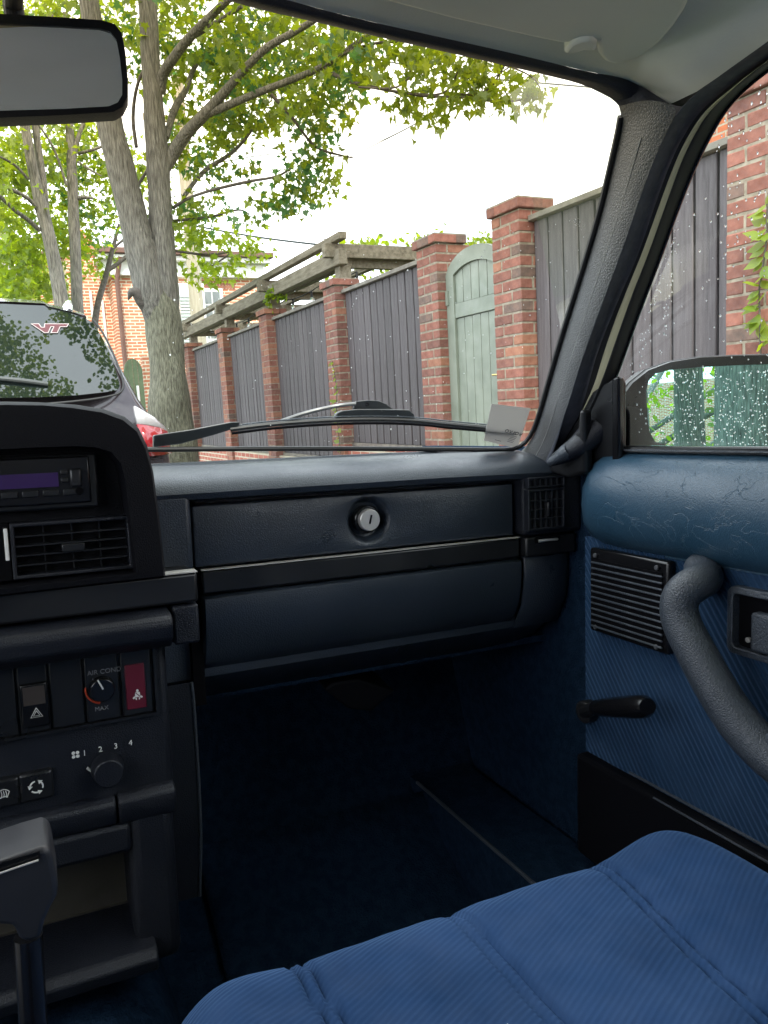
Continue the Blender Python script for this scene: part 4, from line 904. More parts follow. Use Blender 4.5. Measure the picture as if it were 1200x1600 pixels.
# ---- centre console
yc = .872
P(box((-.42, yc, -.405), (.126, 1.05, -.226)), 'console', 'dash_dark', bevel=.008, seg=3)
b = B(); x0_, x1_, z0_, z1_ = -.42, .1135, -.3085, -.2285
o1 = [(x0_, z0_), (x1_, z0_), (x1_, z1_), (x0_, z1_)]; o2 = [(x0_+.003, z0_+.003), (x1_-.003, z0_+.003), (x1_-.003, z1_-.003), (x0_+.003, z1_-.003)]
b.grid([[(x, yc+.002, z) for x, z in o1], [(x, yc-.008, z) for x, z in o1], [(x, yc-.008, z) for x, z in o2], [(x, yc-.001, z) for x, z in o2]], closed=True); P(b, 'switch_frame', 'satin_black', smooth=0)
ys = yc-.005
def tile(pxl, pxr, name='switch_plate', m='satin_black', **k):
    a = C(pxl, 1100, y=ys).x; c = C(pxr, 1100, y=ys).x; return a, c, P(box((a, ys, -.3050), (c, ys+.02, -.2320)), name, m, bevel=.0015, **k)
tile(-80, -32); tile(-30, 26)
a, c, t1 = tile(29, 77, label='switch plate with the hazard light switch')
q = C(54, 1097, y=ys); hw_, zt_, zb_ = .0135, C(54, 1066, y=ys).z, C(54, 1135, y=ys).z
P(box((q.x-hw_, ys-.004, zb_), (q.x+hw_, ys+.002, zt_)), 'rocker', 'gloss_black', t1, bevel=.002)
P(box((q.x-hw_+.003, ys-.0046, (zt_+zb_)/2+.001), (q.x+hw_-.003, ys-.003, zt_-.003)), 'amber_lens', 'amber_lens', t1)
def tri(cx, cz, r, w, m, par, y):
    b = B()
    pts = [V((cx+r*math.sin(a), y, cz+r*math.cos(a))) for a in (0, 2.094, 4.189)]
    b.tube(pts+[pts[0]], w, 4); return P(b, 'hazard_symbol', m, par)
tc_ = C(57, 1112, y=ys); tri(tc_.x, tc_.z-.001, .0066, .0004, 'print_white', t1, ys-.0048); tri(tc_.x, tc_.z-.001, .0036, .0004, 'print_white', t1, ys-.0048)
tile(80, 132)
a, c, t3 = tile(135, 188, label='switch plate with the air conditioning dial')
kc = C(160, 1078, y=ys-.008); b = B(); b.disc((kc.x, ys+.001, kc.z), (0, -1, 0), .0135, .011, 28, r2=.0125); P(b, 'dial', 'gloss_black', t3, bevel=.001)
p0_, p1_ = C(153, 1063, y=ys-.011), C(161, 1077, y=ys-.011); b = B(); b.tube([p0_, p1_], .0009, 6); P(b, 'pointer', 'print_white', t3)
b = B(); b.tube([V((kc.x+.0165*math.cos(a_), ys-.0006, kc.z+.0165*math.sin(a_))) for a_ in [math.radians(d_) for d_ in range(170, 262, 10)]], .0013, 5); P(b, 'dial_arc', 'orange_paint', t3)
XR, ZU = V((1, 0, 0)), V((0, 0, 1))
q = C(163, 1049, y=ys-.0006); text('AIR COND', q, XR, ZU, .0072, 'print_grey', t3); q = C(159, 1107, y=ys-.0006); text('MAX', q, XR, ZU, .0066, 'print_grey', t3)
text('I', C(145, 1063, y=ys-.0006), XR, ZU, .006, 'print_grey', t3)
a, c, t4 = tile(192, 240, label='switch plate with the dark red belt warning lamp')
l0, l1, l2 = C(198, 1100, y=ys).x, C(229, 1100, y=ys).x, None
P(box((l0, ys-.0015, C(213, 1107, y=ys).z), (l1, ys+.004, C(213, 1037, y=ys).z)), 'warning_lamp', 'dark_red', t4, bevel=.001)
bc = C(215, 1086, y=ys-.0018)
def flat(name, polys, m, par, y, th=.0003):
    b = B()
    for pl in polys: b.prism([V((x, y, z)) for x, z in pl], (0, -th, 0))
    return P(b, name, m, par, smooth=0)
k_ = .0011; X, Z = bc.x, bc.z
flat('belt_symbol', [[(X+k_*math.cos(t)*1.3, Z+k_*(4.6+math.sin(t)*1.5)) for t in [i*.785 for i in range(8)]],
                     [(X-k_*2.2, Z+k_*3), (X+k_*2.2, Z+k_*3), (X+k_*2.6, Z-k_*2), (X-k_*2.6, Z-k_*2)],
                     [(X-k_*5, Z-k_*2.2), (X-k_*3, Z-k_*.6), (X-k_*2.4, Z-k_*2.6), (X-k_*4, Z-k_*3.6)], [(X+k_*5, Z-k_*2.2), (X+k_*3, Z-k_*.6), (X+k_*2.4, Z-k_*2.6), (X+k_*4, Z-k_*3.6)],
                     [(X-k_*2.4, Z-k_*2.6), (X-k_*.9, Z-k_*2.6), (X-k_*.9, Z-k_*5), (X-k_*2, Z-k_*4.4)], [(X+k_*2.4, Z-k_*2.6), (X+k_*.9, Z-k_*2.6), (X+k_*.9, Z-k_*5), (X+k_*2, Z-k_*4.4)]], 'print_white', t4, ys-.0018)
flat('belt_symbol', [[(X-k_*2.2, Z+k_*2.4), (X-k_*1.7, Z+k_*2.9), (X+k_*2.3, Z-k_*1.0), (X+k_*1.8, Z-k_*1.6)]], 'dark_red', t4, ys-.0022)
# fan dial and push buttons
fc = C(170, 1209, y=yc-.02); b = B(); b.disc((fc.x, yc, fc.z), (0, -1, 0), .0175, .022, 32, r2=.0155); fk = P(b, 'fan_dial', 'dash_dark', bevel=.0015)
p0_, p1_ = C(136, 1200, y=yc-.0015), C(145, 1206, y=yc-.0015); b = B(); b.tube([p0_, p1_], .0014, 6); P(b, 'dial_pointer', 'print_white')
for s_, px_, py_ in (('1', 132, 1177), ('2', 157, 1171), ('3', 181, 1166), ('4', 204, 1161)): text(s_, C(px_, py_, y=yc-.0006), XR, ZU, .0085, 'print_white', car, 'dial_number', loc=E0)
X, Z = C(118, 1179, y=yc).x, C(118, 1179, y=yc).z
flat('fan_symbol', [[(X+dx_*.0026+.0019*math.cos(t), Z+dz_*.0026+.0019*math.sin(t)) for t in [i*.785 for i in range(8)]] for dx_, dz_ in ((.8, .8), (-.8, .8), (.8, -.8), (-.8, -.8))], 'print_white', None, yc-.0003)
for pc_, nm in (((57, 1228), 'r'), ((4, 1240), 'd')):
    q = C(*pc_, y=yc-.006); pb = P(box((q.x-.0165, yc-.008, q.z-.0155), (q.x+.0165, yc+.004, q.z+.0155)), 'push_button', 'satin_black', bevel=.003)
    if nm == 'r':
        for k in range(3):
            a0 = math.radians(100+120*k); b = B(); b.tube([V((q.x+.0062*math.cos(a0+t), yc-.0084, q.z+.0062*math.sin(a0+t))) for t in [i*.22 for i in range(6)]], .0009, 5)
            a1 = a0+1.1; c1 = V((q.x+.0062*math.cos(a1), yc-.0086, q.z+.0062*math.sin(a1))); tg = V((-math.sin(a1), 0, math.cos(a1))); rd_ = V((math.cos(a1), 0, math.sin(a1)))
            b.prism([c1+rd_*.0026, c1-rd_*.0026, c1+tg*.0042], (0, -.0003, 0)); P(b, 'recirculation_symbol', 'print_white', pb)
    else:
        b = B(); X, Z = q.x+.001, q.z; b.tube([V((X+.008*math.sin(t), yc-.0084, Z-.006+.011*math.cos(t))) for t in [-.75+i*.15 for i in range(11)]], .0004, 4)
        b.tube([V((X+.0045*math.sin(t), yc-.0084, Z-.008+.0055*math.cos(t))) for t in [-.75+i*.3 for i in range(6)]], .0004, 4)
        for s_ in (-1, 1): b.tube([V((X+s_*.0056, yc-.0084, Z+.0021)), V((X+s_*.0031, yc-.0084, Z-.004))], .0004, 4)
        for s_ in (-1, 0, 1): b.tube([V((X+s_*.0022, yc-.0084, Z+.0035)), V((X+s_*.0022+.0006, yc-.0084, Z)), V((X+s_*.0022, yc-.0084, Z-.0035))], .0004, 4)
        P(b, 'demist_symbol', 'print_white', pb)
# lower lip, storage bin, tunnel
b = B(); b.prism([(-.42, y, z) for y, z in [(.95, -.392), (.866, -.392), (.858, -.398), (.857, -.410), (.864, -.425), (.95, -.43)]], (.481, 0, 0)); P(b, 'console_edge', 'dash_dark', bevel=.003)
b = B(); b.prism([(.063, y, z) for y, z in [(.95, -.390), (.864, -.390), (.856, -.396), (.855, -.408), (.862, -.425), (.95, -.43)]], (.062, 0, 0)); P(b, 'console_edge', 'dash_dark', bevel=.003)
P(box((.072, .862, -.60), (.122, 1.05, -.402)), 'console_side', 'dash_dark', bevel=.012, seg=3)
P(box((-.42, .862, -.46), (.075, .90, -.425)), 'bin_header', 'dash_dark', bevel=.006)
P(box((-.42, .95, -.575), (.074, .96, -.44)), 'bin_back', 'bin_grey'); P(box((-.42, .86, -.580), (.074, .96, -.566)), 'bin_floor', 'bin_grey')
b = B(); b.prism([(-.42, y, z) for y, z in [(.94, -.562), (.842, -.566), (.832, -.574), (.836, -.590), (.94, -.62)]], (.512, 0, 0)); P(b, 'bin_lip', 'dash_dark', bevel=.003)
b = B(); b.grid([[(x, y, z) for x, z in [(-.16, -.80), (-.12, -.68), (-.06, -.625), (.04, -.625), (.10, -.68), (.14, -.80)]] for y in (-.8, .2, .6, .85, 1.2)]); P(b, 'transmission_tunnel', 'carpet', smooth=60)
# side cheek with the bright edge running down from the glove box corner
b = B(); e_ = [C(*q, y=.93) for q in [(299, 1066), (302, 1090), (306, 1150), (311, 1230), (314, 1310), (312, 1400)]]
b.tube(smoothline(e_), .0022, 8); P(b, 'cheek_edge', 'grip_vinyl')
b = B(); b.grid([[p, V((p.x-.03, 1.2, p.z))] for p in e_]); b.grid([[p, V((.12, .93, p.z))] for p in e_]); P(b, 'console_cheek', 'dash_dark')

# ---- gear lever
gp = [(-70, 1372), (-20, 1354), (30, 1336), (66, 1325), (78, 1327), (83, 1342), (91, 1388), (89, 1402), (80, 1418), (70, 1440), (64, 1466), (46, 1474), (30, 1470), (22, 1448), (0, 1446), (-40, 1452), (-75, 1440)]
b = B(); b.prism([C(*q, y=.49) for q in gp], (0, .045, 0)); gk = P(b, 'gear_lever', 'knob_grey', bevel=.006, seg=3, smooth=50)
b = B(); b.prism([C(*q, y=.489) for q in [(-60, 1384), (62, 1342), (62, 1330), (-60, 1366)]], (0, .002, 0)); P(b, 'top_inlay', 'gloss_black', gk)
b = B(); b.tube([C(-60, 1385, y=.487), C(60, 1344, y=.487)], .0007, 6); P(b, 'chrome_line', 'bright_metal', gk)
b = B(); b.tube(smoothline([C(44, 1462, y=.512), C(47, 1520, y=.512), C(52, 1600, y=.512), C(56, 1680, y=.512)]), .0085, 12); P(b, 'lever_shaft', 'gloss_black', gk)

# ---- floor
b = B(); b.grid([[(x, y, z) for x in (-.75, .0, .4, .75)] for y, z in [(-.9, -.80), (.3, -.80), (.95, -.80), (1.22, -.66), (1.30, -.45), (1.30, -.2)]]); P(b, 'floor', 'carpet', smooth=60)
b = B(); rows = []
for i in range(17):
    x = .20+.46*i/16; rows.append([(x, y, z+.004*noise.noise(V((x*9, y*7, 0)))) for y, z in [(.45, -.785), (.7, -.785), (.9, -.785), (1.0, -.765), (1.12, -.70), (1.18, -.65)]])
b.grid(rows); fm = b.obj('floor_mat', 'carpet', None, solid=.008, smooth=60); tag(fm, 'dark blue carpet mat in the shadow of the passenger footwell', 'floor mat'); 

# ---- passenger seat
seat = empty('passenger_seat', (0, 0, 0)); seat.parent = car; seat.location = E0
cx_, cy_, hx_, hy_ = .322, .20, .287, .388; n1, n2 = 150, 170
seam = lambda y: (.165+.10*max(0, .5-y), .305, .465-.14*(.557-y))
def top(x, y):
    s1, s2, s3 = seam(y); z = -.412
    z += .020*math.exp(-((x-.545)/.055)**2)+.010*math.exp(-((x-.10)/.05)**2)           # side bolsters
    for s_, d_ in ((s1, .0055), (s3, .006)):
        z -= d_*(math.exp(-((x-s_-.0055)/.0026)**2)+math.exp(-((x-s_+.0055)/.0026)**2))
    z -= .005*(math.exp(-((x-s2-.0045)/.0024)**2)+math.exp(-((x-s2+.0045)/.0024)**2))
    z += .004*math.sin(math.pi*min(1, max(0, (x-s1)/(s2-s1))))+.004*math.sin(math.pi*min(1, max(0, (x-s2)/(s3-s2))))
    z -= .03*max(0, .35-y)/.5
    z += .0035*noise.noise(V((x*11, y*11, 3)))+.0012*noise.noise(V((x*34, y*34, 5)))
    return z
rows = []
for j in range(n2+1):
    v = -1+2*j/n2; v = math.sin(v*math.pi/2) if abs(v) > 2 else v; row = []
    for i in range(n1+1):
        u = -1+2*i/n1
        x = cx_+hx_*u*(1-.07*abs(v)**10); y = cy_+hy_*v*(1-.045*abs(u)**10)
        q = min(1, (abs(u)**12+abs(v)**14)**(1/13))
        e = max(0, (q-.80)/.20); drop = .085*(1-math.sqrt(max(0, 1-e*e)))
        row.append((x, y, top(x, y)-drop))
    rows.append(row)
b = B(); b.grid(rows)
ring_ = rows[0]+[r[-1] for r in rows[1:]]+rows[-1][::-1][1:]+[r[0] for r in rows[::-1][1:-1]]
b.grid([ring_, [(x+(cx_-x)*.02, y+(cy_-y)*.02, -.50-.02) for x, y, z in ring_], [(x+(cx_-x)*.03, y+(cy_-y)*.03, -.58) for x, y, z in ring_]], closed=True)
cush = b.obj('seat_cushion', 'seat_velour', seat, smooth=80)
P(box((.07, -.15, -.70), (.57, .53, -.585)), 'seat_base', 'void_black', seat, bevel=.01)
b = B(); rr = random.Random(4); b.prism([(.262, .40, -.4025), (.266, .405, -.4022), (.268, .398, -.402)], (0, 0, .001)); b.obj('lint', 'print_white', cush)

# seat backs and rear bench (behind the eye; they shade the cabin)
b = B(); b.prism([(.075, y, z) for y, z in [(-.19, -.42), (-.16, -.38), (-.24, -.05), (-.30, .14), (-.36, .17), (-.40, .14), (-.36, -.2), (-.30, -.60), (-.2, -.60)]], (.49, 0, 0)); b.obj('backrest', 'seat_velour', seat, bevel=.03, seg=3)
b = B(); b.box((.19, -.42, .18), (.45, -.33, .34)); b.obj('headrest', 'seat_velour', seat, bevel=.03, seg=3)
ds = empty('driver_seat', (0, 0, 0)); ds.parent = car; ds.location = E0
b = B(); b.box((-.62, -.16, -.60), (-.10, .36, -.46)); b.obj('seat_cushion', 'seat_velour', ds, bevel=.04, seg=3)
b = B(); b.prism([(-.60, y, z) for y, z in [(-.19, -.46), (-.16, -.42), (-.24, -.05), (-.30, .14), (-.36, .17), (-.40, .14), (-.36, -.2), (-.30, -.60), (-.2, -.60)]], (.49, 0, 0)); b.obj('backrest', 'seat_velour', ds, bevel=.03, seg=3)
b = B(); b.box((-.49, -.42, .18), (-.23, -.33, .34)); b.obj('headrest', 'seat_velour', ds, bevel=.03, seg=3)
rb_ = empty('rear_bench', (0, 0, 0)); rb_.parent = car; rb_.location = E0
b = B(); b.box((-.66, -1.45, -.55), (.66, -1.0, -.42)); b.obj('seat_cushion', 'seat_velour', rb_, bevel=.04); b = B(); b.box((-.66, -1.58, -.5), (.66, -1.42, .08)); b.obj('backrest', 'seat_velour', rb_, bevel=.04)

# ---- door
rows = []
vp = [(.735, -.036), (.715, -.038), (.702, -.0415), (.688, -.050), (.676, -.066), (.670, -.090), (.670, -.115), (.676, -.140), (.690, -.158), (.700, -.164)]
for y in [.862, .858, .85, .835, .81, .77, .70, .55, .40, .2, -.1, -.5, -.9]:
    e = max(0, (y-.79)/.072); off = .035*e**2.2; rows.append([(min(.735, x+off), y+.004*math.sin(k), z-(.018*e**2 if k < 5 else -.004*e)) for k, (x, z) in enumerate(vp)])
b = B(); b.grid(rows); dv = P(b, 'door_top_pad', 'door_vinyl', smooth=60)
for m_ in [MT['door_vinyl']]:       # old-leather creases on the pad
    n = m_.node_tree.nodes; l = m_.node_tree.links; p = n['Principled BSDF']
    tcx = n.new('ShaderNodeTexCoord'); t1_ = n.new('ShaderNodeTexNoise'); t1_.inputs['Scale'].default_value = 17; t1_.inputs['Detail'].default_value = 5; t1_.inputs['Distortion'].default_value = .6
    mpx = n.new('ShaderNodeMapping'); mpx.inputs['Scale'].default_value = (1, 1, 1.8); l.new(tcx.outputs['Object'], mpx.inputs[0]); l.new(mpx.outputs[0], t1_.inputs[0])
    s1_ = n.new('ShaderNodeMath'); s1_.operation = 'SUBTRACT'; s1_.inputs[1].default_value = .5; s2_ = n.new('ShaderNodeMath'); s2_.operation = 'ABSOLUTE'
    r1_ = n.new('ShaderNodeValToRGB'); r1_.color_ramp.elements[0].position = .0; r1_.color_ramp.elements[1].position = .006
    l.new(t1_.outputs[0], s1_.inputs[0]); l.new(s1_.outputs[0], s2_.inputs[0]); l.new(s2_.outputs[0], r1_.inputs[0])
    t2_ = n.new('ShaderNodeTexNoise'); t2_.inputs['Scale'].default_value = 5; l.new(tcx.outputs['Object'], t2_.inputs[0])
    r2_ = n.new('ShaderNodeValToRGB'); r2_.color_ramp.elements[0].position = .50; r2_.color_ramp.elements[1].position = .72; l.new(t2_.outputs[0], r2_.inputs[0])
    iv = n.new('ShaderNodeMath'); iv.operation = 'SUBTRACT'; iv.inputs[0].default_value = 1; l.new(r1_.outputs[0], iv.inputs[1]); mu_ = n.new('ShaderNodeMath'); mu_.operation = 'MULTIPLY'; l.new(iv.outputs[0], mu_.inputs[0]); l.new(r2_.outputs[0], mu_.inputs[1])
    mc = n.new('ShaderNodeMixRGB'); src_ = p.inputs['Base Color'].links[0].from_socket; l.new(mu_.outputs[0], mc.inputs[0]); l.new(src_, mc.inputs[1]); mc.inputs[2].default_value = (.045, .085, .125, 1); l.new(mc.outputs[0], p.inputs['Base Color'])
    b2 = n.new('ShaderNodeBump'); b2.inputs['Strength'].default_value = .5; b2.inputs['Distance'].default_value = .0012; l.new(r1_.outputs[0], b2.inputs['Height'])
    old = p.inputs['Normal'].links[0].from_node; l.new(old.outputs[0], b2.inputs['Normal']); l.new(b2.outputs[0], p.inputs['Normal'])
P(box((.702, -.9, -.47), (.72, .852, -.158)), 'door_card', 'door_cloth')
b = B(); b.tube([(.7005, .70, -.1655), (.7005, .3, -.1655), (.7005, -.9, -.1655)], .0012, 6); P(b, 'piping', 'door_vinyl')
# window sweep, sill
P(box((.700, -.9, -.0395), (.712, .835, -.0300)), 'window_sweep', 'gloss_black', bevel=.002)
P(box((.698, -.9, -.0365), (.703, .80, -.0345)), 'sweep_bead', 'grip_vinyl')
# speaker grille
ga = [C(*q, x=.688) for q in [(932, 860), (1058, 881), (1050, 1016), (937, 982)]]
sy0, sy1, sz0, sz1 = .690, .822, -.280, -.170
sg_ = P(box((.688, .683, -.284), (.702, .826, -.168)), 'speaker_grille', 'gloss_black', bevel=.004, seg=3)
P(box((.6865, .692, -.278), (.6885, .817, -.183)), 'grille_recess', 'void_black', sg_)
m_ = None
for k in range(12):
    z = -.1875-k*.0080
    if m_: o = D.objects.new('slat', m_); COL.objects.link(o); o.parent = sg_
    else:
        b = B(); b.tube([(.6855, .690, 0), (.6855, .819, 0)], .0014, 8); o = P(b, 'slat', 'grip_vinyl', sg_)
    m_ = o.data; o.location = (0, 0, z)
for y, z in ((.812, -.1775), (.700, -.1775), (.812, -.2765), (.700, -.2765)):
    b = B(); b.disc((.6875, y, z), (-1, 0, 0), .0032, .003, 12); P(b, 'screw', 'wiper_grey', sg_, bevel=.0008)
# pull handle
hp = [C(1092, 884, x=.700), C(1106, 903, x=.678), C(1085, 912, x=.652), C(1062, 930, x=.640), C(1060, 965, x=.637), C(1085, 1015, x=.637), C(1118, 1075, x=.638), C(1150, 1125, x=.640), C(1185, 1165, x=.643), C(1225, 1200, x=.646), C(1290, 1235, x=.65), C(1400, 1270, x=.66)]
hs = smoothline(hp, 3); b = B(); n_ = len(hs); b.tube(hs, [.0145 if i < 4 else .0185+.0035*min(1, i/n_*1.6) for i in range(n_)], 18); ph = P(b, 'pull_handle', 'grip_vinyl', smooth=80)
b = B(); b.prism([C(*q, x=.632) for q in [(1185, 1150), (1240, 1120), (1300, 1180), (1300, 1300), (1195, 1235)]], (.07, 0, 0)); P(b, 'armrest', 'grip_vinyl', bevel=.008, seg=3)
# door opener
yl, yr_, zt2, zb2 = .600, .49, -.182, -.258
b = B(); rr_o = [(y, z) for y, z in [( (yl+yr_)/2+q[0], (zt2+zb2)/2+q[1]) for q in rrect(abs(yl-yr_), abs(zt2-zb2), .010)]]; rr_i = [((yl+yr_)/2+q[0], (zt2+zb2)/2+q[1]) for q in rrect(abs(yl-yr_)-.016, abs(zt2-zb2)-.016, .006)]
b.grid([[(.703, y, z) for y, z in rr_o], [(.691, y, z) for y, z in rr_o], [(.690, y, z) for y, z in rr_i], [(.7015, y, z) for y, z in rr_i]], closed=True); ho = P(b, 'door_opener', 'grip_vinyl', bevel=.0015)
b = B(); b.prism([(.7010, y, z) for y, z in rr_i], (.0008, 0, 0)); P(b, 'opener_recess', 'void_black', ho)
P(box((.686, .500, -.248), (.700, .566, -.205)), 'opener_lever', 'grip_vinyl', ho, bevel=.004)
b = B(); b.disc((.6995, .577, -.240), (-1, 0, 0), .003, .003, 10); P(b, 'screw', 'bright_metal', ho)
# window winder
c0_ = C(915, 1112, x=.69); b = B(); b.disc(c0_+V((.012, 0, 0)), (-1, 0, 0), .016, .018, 20); wc = P(b, 'window_winder', 'satin_black', bevel=.003)
k0, k1 = C(930, 1106, x=.664), C(1012, 1104, x=.640)
b = B(); b.tube([c0_, C(930, 1106, x=.672), k0], [.010, .009, .008], 10); P(b, 'crank_arm', 'satin_black', wc)
b = B(); kk = [k0.lerp(k1, t) for t in (0, .05, .3, .7, .93, 1)]; b.tube(kk, [.009, .0125, .0148, .0165, .016, .011], 16, flat=.85); P(b, 'crank_knob', 'gloss_black', wc)
# map pocket and sill
P(box((.684, -.9, -.62), (.735, .853, -.470)), 'door_pocket', 'hood_black', bevel=.006)
b = B(); b.tube([(.6995, .76, -.4655), (.6995, .3, -.4655), (.6995, -.9, -.4655)], .0018, 8); P(b, 'pocket_bead', 'grip_vinyl'); 
b = B(); b.tube([(.683, .70, -.4705), (.683, .3, -.4705), (.683, -.9, -.4705)], .0014, 8); P(b, 'pocket_bead', 'grip_vinyl')
P(box((.60, -.9, -.80), (.72, 1.25, -.64)), 'sill', 'carpet')
b = B(); b.tube([(.602, 1.2, -.641), (.602, .3, -.641), (.602, -.9, -.641)], .003, 8); P(b, 'sill_bead', 'grip_vinyl')
# ashtray-like moulded cup beside the seat
b = B(); o_ = [C(*q, z=-.50) for q in [(1128, 1368), (1172, 1327), (1300, 1385), (1300, 1520), (1215, 1440)]]; b.prism(o_, (0, 0, -.03)); cupm = P(b, 'door_tray', 'dash_dark', bevel=.004)
cc_ = C(1200, 1392, z=-.4995); b = B(); b.tube([cc_, cc_+V((0, 0, .003))], .030, 28); P(b, 'tray_well', 'void_black', cupm)
b = B(); b.tube([cc_+V((.031*math.cos(t), .031*math.sin(t), .003)) for t in [i*6.2832/32 for i in range(33)]], .0015, 6); P(b, 'well_rim', 'grip_vinyl', cupm)

# ---- roof, header, pillars
rp_ = [(1047, 163), (1065, 157), (1083, 147), (1108, 130), (1133, 113), (1165, 90), (1200, 67), (1260, 22), (1340, -50)]
def zroof(x): return .368-.10*x*x
RH = lambda q: q.z-zroof(q.x)
hdr_lo = [(-420, -200), (-200, -130), (0, -70), (200, -34), (340, -4), (400, 14), (500, 36), (600, 60), (700, 82), (800, 105), (860, 119), (913, 132)]
hdr_hi = [(-420, -270), (-200, -190), (0, -120), (200, -66), (360, -22), (450, 0), (533, 23), (633, 46), (733, 68), (800, 83), (867, 99), (917, 112), (977, 122)]
b = B(); hA = [Cw(*q, -.004) for q in hdr_lo]+[Cw(967, 160, -.006)]; hB = [C(*q, g=RH) for q in hdr_hi]+[C(1010, 140, g=RH)]
band(b, hA, hB, 60, .006, (0, -.7, -.7), 6)
band(b, [p+V((0, .02, .02)) for p in hA], hA, 60, 0, (0, 0, 1), 1)
P(b, 'header_trim', 'header_trim', smooth=60)
rail_px = [(1047, 163), (1065, 157), (1083, 147), (1108, 130), (1133, 113), (1165, 90), (1200, 67), (1260, 22), (1340, -50)]
rail = [Cs(*q, -.02) for q in rail_px]
for k in range(1, 8): rail.append(V((rail[8].x-.004*k, rail[8].y-.25*k, rail[8].z+.004*math.sin(k))))
rail = resample(smoothline(rail), 60); hBr = resample(smoothline(hB), 30)
# headliner: from the header edge back, falling to the side rail
b = B(); rows = []
for i in range(46):
    v = i/45; row = []; e = rail[min(59, int(v*59))]
    for j in range(31):
        s_ = j/30; h_ = hBr[j] if j < 30 else hBr[29]
        if i == 0: p = hBr[min(29, j)] if j < 30 else rail[0]
        xr = e.x; x = -.55+(xr+.55)*s_; yfront = 0
        if i > 0:
            y = (hBr[min(29, j)].y)*(1-v)+(-1.4)*v; y = y if s_ < .9 else y*(1-(s_-.9)*10)+e.y*(s_-.9)*10
            k = max(0, (abs(x)-.40)/max(.01, xr-.40)) if x > 0 else 0; zc = .368+.055*min(1, (i/45*2.1)/.25) if i else .368
            zz = zc-.10*x*x*(1-min(1, v*8)); z = zz+(e.z-zz)*k**2.2; p = V((x, y, z))
        row.append(p)
    rows.append(row)
b.grid(rows); P(b, 'headliner', 'headliner', smooth=80)
b = B(); b.grid([[p, p+V((.028, .0, .0)), p+V((.028, 0, .08))] for p in rail]); P(b, 'roof_rail', 'header_trim')
P(box((-.62, -1.6, .30), (.60, .2, .44)).__class__() if False else box((-.75, -1.5, .432), (.60, .50, .45)), 'roof_skin', 'car_paint')
# sun visor and its clip
vis = [(932, 66), (934, 86), (945, 98), (962, 103), (985, 98), (1004, 90), (1030, 70), (1052, 45), (1070, 18), (1086, -18), (1100, -70), (1105, -130), (900, -190), (600, -230), (300, -240), (250, -150), (420, -70), (560, -8), (700, 30), (830, 60), (880, 70), (905, 66)]
VZ = lambda q: q.z-(.353-.07*q.x*q.x)
b = B(); b.prism([C(*q, g=VZ) for q in vis], (0, 0, .012)); P(b, 'sun_visor', 'visor_vinyl', bevel=.005, seg=3, smooth=60)
b = B(); cp_ = [C(*q, g=lambda q: VZ(q)+.004) for q in [(880, 84), (892, 70), (908, 64), (925, 62), (933, 70), (930, 82), (912, 80), (895, 86)]]; b.prism(cp_, (0, 0, .02)); P(b, 'visor_clip', 'headliner', bevel=.003)
# windscreen pillar
AL = [Cw(*q, -.004) for q in [(806, 712), (826, 694), (841, 664), (859, 600), (878, 534), (898, 470), (920, 400), (940, 332), (956, 264), (969, 207), (972, 184), (967, 166)]]
AR = [Cs(*q, -.03) for q in [(862, 722), (872, 685), (900, 590), (918, 540), (940, 480), (967, 405), (985, 355), (1000, 310), (1014, 272), (1027, 238), (1040, 208), (1053, 185), (1058, 172), (1052, 164)]]
b = B(); band(b, AL, AR, 70, .012, (-.5, -.85, 0), 12); band(b, [p+V((.04, .03, 0)) for p in AL], AL, 70, 0, (0, 0, 1), 1); P(b, 'pillar_trim', 'pillar_vinyl', smooth=70)
b = B(); r1_ = resample(AL, 30); r2_ = resample(AR, 30); b.grid([[p+V((.05, .03, .0)), q+V((.015, .02, 0)), q+V((.05, .01, 0))] for p, q in zip(r1_, r2_)]); P(b, 'pillar_body', 'header_trim')
b = B(); b.tube(resample(smoothline([AL[k].lerp(AR[k], .50)+V((-.5, -.85, 0))*.0122 for k in range(0, 10)]), 40), .0005, 5); P(b, 'trim_seam', 'seam_grey')
# corner filler between header, pillar and headliner
b = B(); band(b, [Cw(913, 132, -.004), Cw(940, 143, -.004), Cw(967, 163, -.004), Cw(975, 182, -.004)], [C(917, 112, g=RH), C(977, 121, g=RH), C(1015, 142, g=RH), Cs(1052, 166, -.03)], 20, .004, (-.3, -.7, -.5), 5); P(b, 'corner_trim', 'header_trim', smooth=70)
# windscreen, rubber, drops
b = B(); rows = []
for i in range(25):
    z = -.09+.47*i/24; w_ = .80-.36*(z+.06); rows.append([(w_*(-1+2*j/40), 1.05-z-.22*(w_*(-1+2*j/40))**2, z) for j in range(41)])
b.grid(rows); ws = P(b, 'windscreen', 'windscreen_glass', smooth=80)
rub = [Cw(*q, -.003) for q in [(200, 703), (260, 702), (400, 701), (550, 701), (700, 702), (780, 703), (806, 702), (824, 690), (838, 662), (856, 598), (875, 532), (895, 468), (917, 398), (937, 330), (953, 262), (966, 205), (970, 182)]]
b = B(); b.tube(resample(smoothline(rub), 90), .0035, 8); P(b, 'windscreen_rubber', 'black_rubber')
P(box((-.8, 1.03, -.060), (.8, 1.13, -.052)), 'cowl_shelf', 'hood_black')
def wslab(px, name, m, off0=.006, th=.012, par=None, **k):
    b = B(); b.prism([Cw(*q, off0) for q in px], (0, th, 0)); return P(b, name, m, par, **k)
